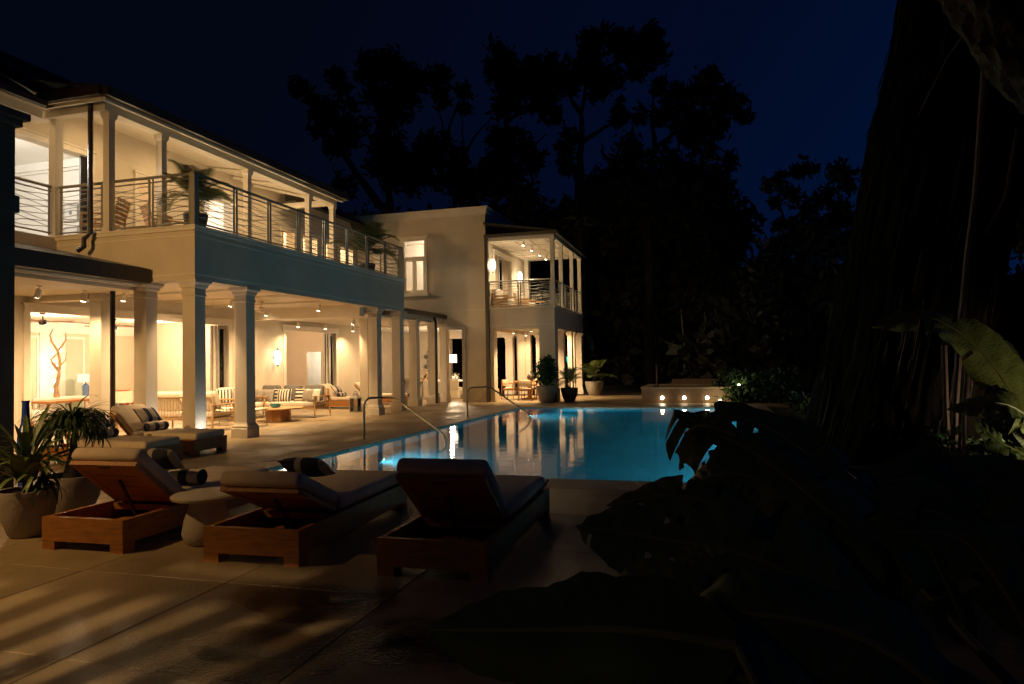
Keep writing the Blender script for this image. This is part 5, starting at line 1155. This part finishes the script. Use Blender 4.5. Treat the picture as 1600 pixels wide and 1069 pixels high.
tree('dark leafy tree showing at the right edge behind the giant trunk', 26, [[(1180, 900), (1170, 620), (1160, 420)], [(1170, 620), (1120, 500), (1080, 420)]],
     [(1110, 560, 60), (1080, 620, 50), (1150, 500, 80), (1180, 620, 90), (1100, 720, 70), (1180, 760, 90), (1060, 800, 60), (1120, 860, 80), (1190, 880, 80), (1090, 470, 36), (1150, 420, 50)], 39, .2, 110, s2, 1120, 0, .25, 1.3, 'smaller garden trees')
for k, (px, d) in enumerate(((1068, 36), (1105, 36), (1122, 35), (1235, 33))):
    b0 = at(px, 600, d); t = thing('young_tree', ['slender pale stem left of the trio behind the spa', 'slender pale stem in the middle of the trio behind the spa', 'slender pale stem right of the trio behind the spa', 'slender stem standing behind the clipped hedge'][k], 'tree', (b0.x, b0.y, 0), 0, 'slender stems behind the spa')
    MB().tube([(0, 0, 0), (.1, 0, 2), (-.05, .1, 4.2)], [.07, .055, .03], 7).build('trunk', M['conc'], t, True); leaf_cloud([((-.05, .1, 4.4), .8), ((.3, .2, 3.9), .5)], .16, 260, 'canopy', 'crown', t, 60 + k)

# the giant fig trunk
t = thing('giant_fig_tree', 'giant dark tree with ridged bark leaning across the right side', 'tree', (2.75, 12.25, 0))
q = MB(); nS, nR = 220, 150; rg = np.random.default_rng(4); amp = rg.uniform(.3, 1.0, 220)
def vnoise(gi, gk):
    gr = rg.uniform(-1, 1, (gi + 1, gk)); gr = np.concatenate([gr, gr[:, :1]], 1)
    fi = np.linspace(0, gi - 1e-6, nR); fk = np.linspace(0, gk, nS, endpoint=False); i0 = fi.astype(int); k0 = fk.astype(int); u = (fi - i0)[:, None]; v = (fk - k0)[None, :]; u = u * u * (3 - 2 * u); v = v * v * (3 - 2 * v)
    return gr[i0][:, k0] * (1 - u) * (1 - v) + gr[i0 + 1][:, k0] * u * (1 - v) + gr[i0][:, k0 + 1] * (1 - u) * v + gr[i0 + 1][:, k0 + 1] * u * v
n_a, n_b, n_c, n_d = vnoise(9, 14), vnoise(26, 40), vnoise(50, 90), vnoise(14, 22)

top = Vector((3.1, .35, 14.0))
ph = rg.uniform(0, 6.28, 12)
for i in range(nR):
    z = 15.0 * (i / (nR - 1)); cx_ = 1.55 * (z / 7.25) ** 1.0 * (1 if z < 9 else 1) ; cy_ = .25 * z / 7.25
    for k in range(nS):
        a = 2 * PI * k / nS
        fl = 1 + .07 * max(0, 1 - z / 3.5) * math.cos(5 * a + ph[0]) + .018 * math.sin(7 * a + ph[1] + .25 * z) + .010 * math.sin(31 * a + ph[3] + 1.2 * math.sin(z + 3 * a)) + .03 * n_a[i, k] + .022 * n_b[i, k] + .014 * n_c[i, k] - .045 * (.55 + .6 * n_d[i, k]) * abs(math.sin(13 * a + 1.5 * n_a[i, k] + ph[4] + .9 * math.sin(1.7 * z + 2 * a))) - .028 * (.6 + .7 * n_b[i, k]) * abs(math.sin(29 * a + 1.2 * n_d[i, k] + 1.3 * math.sin(2.3 * z + 5 * a) + ph[5])) + .010 * rg.uniform(-1, 1) * amp[k]
        r0 = (1.17 + .12 * math.exp(-z / .7)) * (1 - .006 * z)
        q.v.append((cx_ + r0 * fl * math.cos(a), cy_ + r0 * fl * math.sin(a), z))
for i in range(nR - 1):
    for k in range(nS): k2 = (k + 1) % nS; q.f.append((i * nS + k, i * nS + k2, (i + 1) * nS + k2, (i + 1) * nS + k))
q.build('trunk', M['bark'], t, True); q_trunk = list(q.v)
q = MB(); rs_ = random.Random(14)
for _ in range(330):
    a = rs_.uniform(0, 2 * PI); z0_ = rs_.uniform(.05, 8.5); L_ = rs_.uniform(.15, 1.3); rr_ = rs_.uniform(.006, .018); pts = []
    for j in range(5):
        z = z0_ + L_ * j / 4; aa = a + .012 * math.sin(3 * z + a * 7); i_ = min(int(z / 15 * (nR - 1)), nR - 1); v_ = q_trunk[i_ * nS + int((aa % (2 * PI)) / (2 * PI) * nS) % nS]; c_ = Vector((1.55 * z / 7.25, .25 * z / 7.25, z)); o_ = Vector(v_) - c_; o_.z = 0
        pts.append(c_ + o_ * (1 + .010 / max(.1, o_.length)))
    q.tube(pts, [rr_ * .5, rr_, rr_ * 1.1, rr_, rr_ * .4], 5, False)
tag(q.build('root_strands', M['strand'], t, True), kind='stuff')
q = MB()
lim = [at(1535, -10, 8.9), at(1570, 60, 8.6), at(1600, 110, 8.3), at(1660, 190, 8.0)]; o3 = Vector((2.75, 12.25, 0))
lp = []; l0 = [at(1500, -140, 10.2) - o3] + [p - o3 for p in lim]
for a_, b_2 in zip(l0[:-1], l0[1:]): lp += [a_.lerp(b_2, k / 12) for k in range(12)]
lp.append(l0[-1]); nl_ = len(lp); q.tube(lp, [.46 - .24 * i / nl_ for i in range(nl_)], 36)
q.v = [tuple(Vector(v) + (Vector(v) - lp[min(i // 36, nl_ - 1)]) * (.10 * math.sin((i % 36) * 1.05 + .25 * (i // 36)) + .07 * math.sin((i % 36) * 2.3 - .5 * (i // 36)) + rs_.uniform(-.07, .07))) for i, v in enumerate(q.v)]
q.build('limb', M['strand'], t, True)  # limb takes the paler strand colour in place of light on its bark
def rope(pxs, r0, nm='aerial_root'):
    MB().tube([at(*p) - o3 for p in pxs], r0, 8).build(nm, M['vine'], t, True)
rope([(1542, 30, 9.0), (1536, 140, 9.1), (1525, 300, 9.2), (1512, 400, 9.2), (1500, 520, 9.3), (1492, 640, 9.4), (1490, 735, 9.5)], .045)
rope([(1512, 560, 9.0), (1506, 660, 9.1), (1506, 740, 9.2)], .03); rope([(1530, 20, 8.9), (1480, 90, 9.6), (1440, 170, 10.2), (1418, 215, 10.6)], .012)
rope([(1590, 200, 9.6), (1580, 260, 9.6), (1570, 310, 9.7), (1548, 350, 9.8), (1540, 365, 9.9)], .03); rope([(1475, 540, 9.6), (1478, 640, 9.6), (1482, 735, 9.7)], .04)
MB().tube([(3.1, .5, 14.9), (4.0, .0, 18), (3.5, -1, 22)], [1.1, .7, .4], 14).build('limb', M['bark'], t, True)
leaf_cloud([((3.2 + rw.uniform(-5, 5), rw.uniform(-4, 5), 21 + rw.uniform(-2, 3)), 1.8) for _ in range(16)], .22, 60, 'canopy', 'crown', t, 77)

# ------------------------------------------------------------------ big leaved plants in the foreground
def spline(P, n):
    P = [Vector(p) for p in P]; P = [P[0] * 2 - P[1]] + P + [P[-1] * 2 - P[-2]]; out = []
    m_ = len(P) - 3
    for i in range(n + 1):
        f_ = i / n * m_; k = min(int(f_), m_ - 1); u = f_ - k; a, b2, c_, d_ = P[k:k + 4]
        out.append(.5 * ((2 * b2) + (c_ - a) * u + (2 * a - 5 * b2 + 4 * c_ - d_) * u * u + (3 * b2 - a - 3 * c_ + d_) * u ** 3))
    return out
def big_leaf(parent, P, wd, up, label=None, fold=.30, wave=.10, m='banana', seed=0, n=44, torn=.12, droop=0.25):
    rr = random.Random(seed); pts = spline(P, n); up = Vector(up).normalized(); q = MB(); uv = []; NS = 6
    tears = [set(rr.sample(range(3, n - 2), int(n * torn))) for _ in range(2)]; sag = [[0.0] * (n + 1), [0.0] * (n + 1)]
    for sdx in range(2):
        cur = rr.uniform(-.15, .25)
        for i in range(n + 1):
            if i - 1 in tears[sdx]: cur = rr.uniform(-.25, .45) * min(1, torn * 12)
            sag[sdx][i] = cur
    ph = [rr.uniform(0, 6.28) for _ in range(6)]; o0 = Vector(parent.location)
    for i, p in enumerate(pts):
        t_ = i / n; tan = (pts[min(i + 1, n)] - pts[max(i - 1, 0)]).normalized(); sd = tan.cross(up).normalized(); nn = sd.cross(tan).normalized()
        ww = wd * (math.sin(PI * min(1, .04 + .96 * t_ ** .85)) ** .62) * (1 if t_ < .97 else .45)
        for j in range(-NS, NS + 1):
            s_ = j / NS; e = 1 + wave * .8 * math.sin(9 * t_ + ph[0 if s_ > 0 else 1]) * abs(s_) ** 3 + .06 * math.sin(23 * t_ + ph[2] + s_) * abs(s_) ** 4
            x = s_ * ww * e; hgt = abs(s_) * ww * fold - (droop + sag[0 if s_ < 0 else 1][i]) * ww * abs(s_) ** 2.2 + wave * ww * math.sin(14 * t_ + ph[3 if s_ > 0 else 4]) * abs(s_) ** 2 * .8 + .012 * math.sin(70 * (t_ - abs(s_) * .10) + ph[5]) * abs(s_) ** .5 * (1 - abs(s_) * .5)
            q.v.append(tuple(p + sd * x + nn * hgt - o0)); uv.append((.5 + .5 * s_, t_))
    Wd = 2 * NS + 1
    for i in range(n):
        for j in range(Wd - 1):
            a = i * Wd + j
            if i in tears[0 if j < NS else 1] and abs(j + .5 - NS) > 2: continue
            q.f.append((a, a + 1, a + Wd + 1, a + Wd))
    o = q.build('leaf', M[m], parent, True, uv)
    if label: o['label'] = label
    MB().tube([p - o0 for p in pts], [.012 * (1 - .85 * i / n) + .002 for i in range(n + 1)], 6).build('midrib', M['midrib'], o, True)
    return o
t = thing('lit_banana_plant', 'broad leaved plant at the right edge lit from below by a garden light', 'plant', (3.1, 5.6, 0))
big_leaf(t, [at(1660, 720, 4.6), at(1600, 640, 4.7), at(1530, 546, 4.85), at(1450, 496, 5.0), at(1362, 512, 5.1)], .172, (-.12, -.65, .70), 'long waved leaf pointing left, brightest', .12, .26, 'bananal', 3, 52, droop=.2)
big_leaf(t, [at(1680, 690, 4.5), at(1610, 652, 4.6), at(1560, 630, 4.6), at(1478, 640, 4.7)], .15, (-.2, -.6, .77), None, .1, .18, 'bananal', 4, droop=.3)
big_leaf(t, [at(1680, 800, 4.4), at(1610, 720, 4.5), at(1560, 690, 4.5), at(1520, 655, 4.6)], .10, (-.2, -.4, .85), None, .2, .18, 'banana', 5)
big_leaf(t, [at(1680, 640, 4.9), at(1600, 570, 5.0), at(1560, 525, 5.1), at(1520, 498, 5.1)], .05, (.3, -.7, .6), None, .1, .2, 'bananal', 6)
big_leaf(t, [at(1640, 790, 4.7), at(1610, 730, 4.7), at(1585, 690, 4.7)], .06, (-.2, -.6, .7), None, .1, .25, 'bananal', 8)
MB().tube([at(1660, 720, 4.6) - Vector(t.location), (.1, -.4, .4), (0, 0, 0)], [.014, .03, .05], 8).tube([at(1680, 690, 4.5) - Vector(t.location), (.1, -.3, .4), (.05, 0, 0)], [.014, .03, .05], 8).build('stem', M['midrib'], t, True)
garden_lamp((2.5, 4.95, 0), 'stake light hidden under the lit leaves at the right edge', 13, (1, .86, .46), .75, (1.75, 5.6, 1.7))
garden_lamp((4.35, 10.5, 0), 'ground light shining on the foot of the giant trunk from the right', 60, (1, .78, .52), .4, (3.2, 11.6, 1.0))

t = thing('dark_banana_plant', 'dark torn leaved plant hanging over the near right corner of the pool', 'plant', (.9, 3.3, 0))
big_leaf(t, [at(1440, 920, 2.9), at(1320, 820, 3.1), at(1190, 715, 3.4), at(1100, 668, 3.6), at(1052, 640, 3.7)], .30, (-.3, -.35, .88), 'largest leaf, its midrib catching green light', .25, .12, 'banana', 12, 56, droop=.9)
big_leaf(t, [at(1150, 680, 3.5), at(1095, 665, 3.55), at(1068, 690, 3.6), at(1062, 735, 3.65)], .085, (-.9, -.3, .2), None, .1, .25, 'banana', 13)
big_leaf(t, [at(1210, 760, 3.3), at(1140, 740, 3.35), at(1090, 755, 3.4), at(1066, 790, 3.4)], .13, (-.5, -.6, .5), None, .1, .2, 'banana', 14)
big_leaf(t, [at(1260, 900, 2.9), at(1140, 800, 3.1), at(1050, 775, 3.2), at(948, 790, 3.3)], .13, (-.1, -.75, .65), None, .1, .28, 'banana', 15)
big_leaf(t, [at(1400, 1010, 2.5), at(1200, 880, 2.7), at(1020, 840, 2.9), at(900, 822, 3.0)], .27, (-.2, -.6, .77), 'broad dark leaf over the paving right of the loungers', .15, .12, 'banana', 16, 50)
big_leaf(t, [at(1300, 1100, 2.3), at(1150, 980, 2.5), at(1020, 930, 2.6), at(920, 935, 2.7)], .16, (-.2, -.7, .7), None, .1, .12, 'banana', 17)
big_leaf(t, [at(1360, 1000, 2.6), at(1200, 920, 2.7), at(1110, 880, 2.75), at(1055, 860, 2.8)], .10, (-.2, -.7, .7), None, .3, .1, 'bananal', 18)
big_leaf(t, [at(1420, 960, 3.0), at(1330, 860, 3.1), at(1260, 800, 3.2), at(1200, 770, 3.3)], .20, (.4, -.6, .7), None, .2, .1, 'banana', 19)
b0 = Vector(t.location); MB().tube([at(1440, 920, 2.9) - b0, (.35, -.4, .1), (.2, -.2, 0)], [.016, .03, .05], 8).tube([at(1260, 900, 2.9) - b0, (.2, -.3, .2), (.1, 0, 0)], [.014, .03, .04], 8).tube([at(1400, 1010, 2.5) - b0, (.3, -.6, .1), (.2, -.3, 0)], [.014, .03, .04], 8).build('stem', M['midrib'], t, True)
big_leaf(t, [at(1420, 830, 3.5), at(1290, 730, 3.7), at(1180, 660, 3.9), at(1060, 648, 4.0)], .20, (-.1, -.5, .85), None, .1, .12, 'banana', 31)
big_leaf(t, [at(1380, 900, 3.3), at(1290, 800, 3.4), at(1200, 720, 3.5), at(1120, 700, 3.6)], .26, (-.1, -.6, .8), None, .1, .12, 'banana', 32)
t = thing('elephant_ear_plant', 'very large rounded dark leaf closest to the camera at the bottom', 'plant', (.3, 1.75, 0))
big_leaf(t, [at(1150, 1010, 1.75), at(980, 985, 1.85), at(840, 985, 1.95), at(672, 985, 2.05)], .185, (-.05, -.62, .78), 'rounded leaf cut by the bottom edge', .05, .06, 'leafd', 22, 30, droop=.15, torn=.0)
big_leaf(t, [at(1300, 1120, 1.7), at(1120, 1050, 1.75), at(960, 1060, 1.8), at(800, 1110, 1.85)], .22, (-.05, -.6, .8), None, .1, .08, 'leafd', 23, torn=.0)
big_leaf(t, [at(1500, 1100, 1.8), at(1350, 1000, 1.9), at(1180, 960, 2.0), at(1040, 980, 2.1)], .22, (0, -.6, .8), None, .1, .1, 'leafd', 24, torn=.0)
b0 = Vector(t.location); MB().tube([at(1150, 1010, 1.75) - b0, (.1, -.2, .2), (0, 0, 0)], [.012, .02, .03], 8).build('stem', M['midrib'], t, True)
t = thing('dark_shrub', 'mass of large dark leaves filling the lower right corner', 'shrub', (2.6, 4.6, 0)); rr = random.Random(9)
for k in range(44):
    px = rr.uniform(1180, 1680); d_ = rr.uniform(2.6, 5.5); yb = 690 + 25 * rr.random() + max(0, (3.8 - d_)) * 90 + (0 if px > 1250 else 60); p0 = at(px + rr.uniform(40, 160), yb + rr.uniform(150, 260), d_); p1 = at(px, yb + 40, d_ + .2); p2 = at(px - rr.uniform(40, 130), yb + rr.uniform(20, 110), d_ + .3)
    if p0.z < .02: p0.z = .02
    big_leaf(t, [p0, (p0 + p1) / 2 + Vector((0, 0, .06)), p1, p2], rr.uniform(.12, .22), (rr.uniform(-.4, .4), -.5, .8), None, .2, .1, 'leafd', 200 + k, 14, torn=.08)
gc = []
for k in range(420):
    x = rr.uniform(1.5, 10); y = rr.uniform(1.5, 24)
    gc.append(((x + (1.0 if y > 8 else .3), y, .12), rr.uniform(.3, .5)))
tag(leaf_cloud(gc, .075, 420, 'leafd', 'ground_cover', None, 8), kind='stuff')
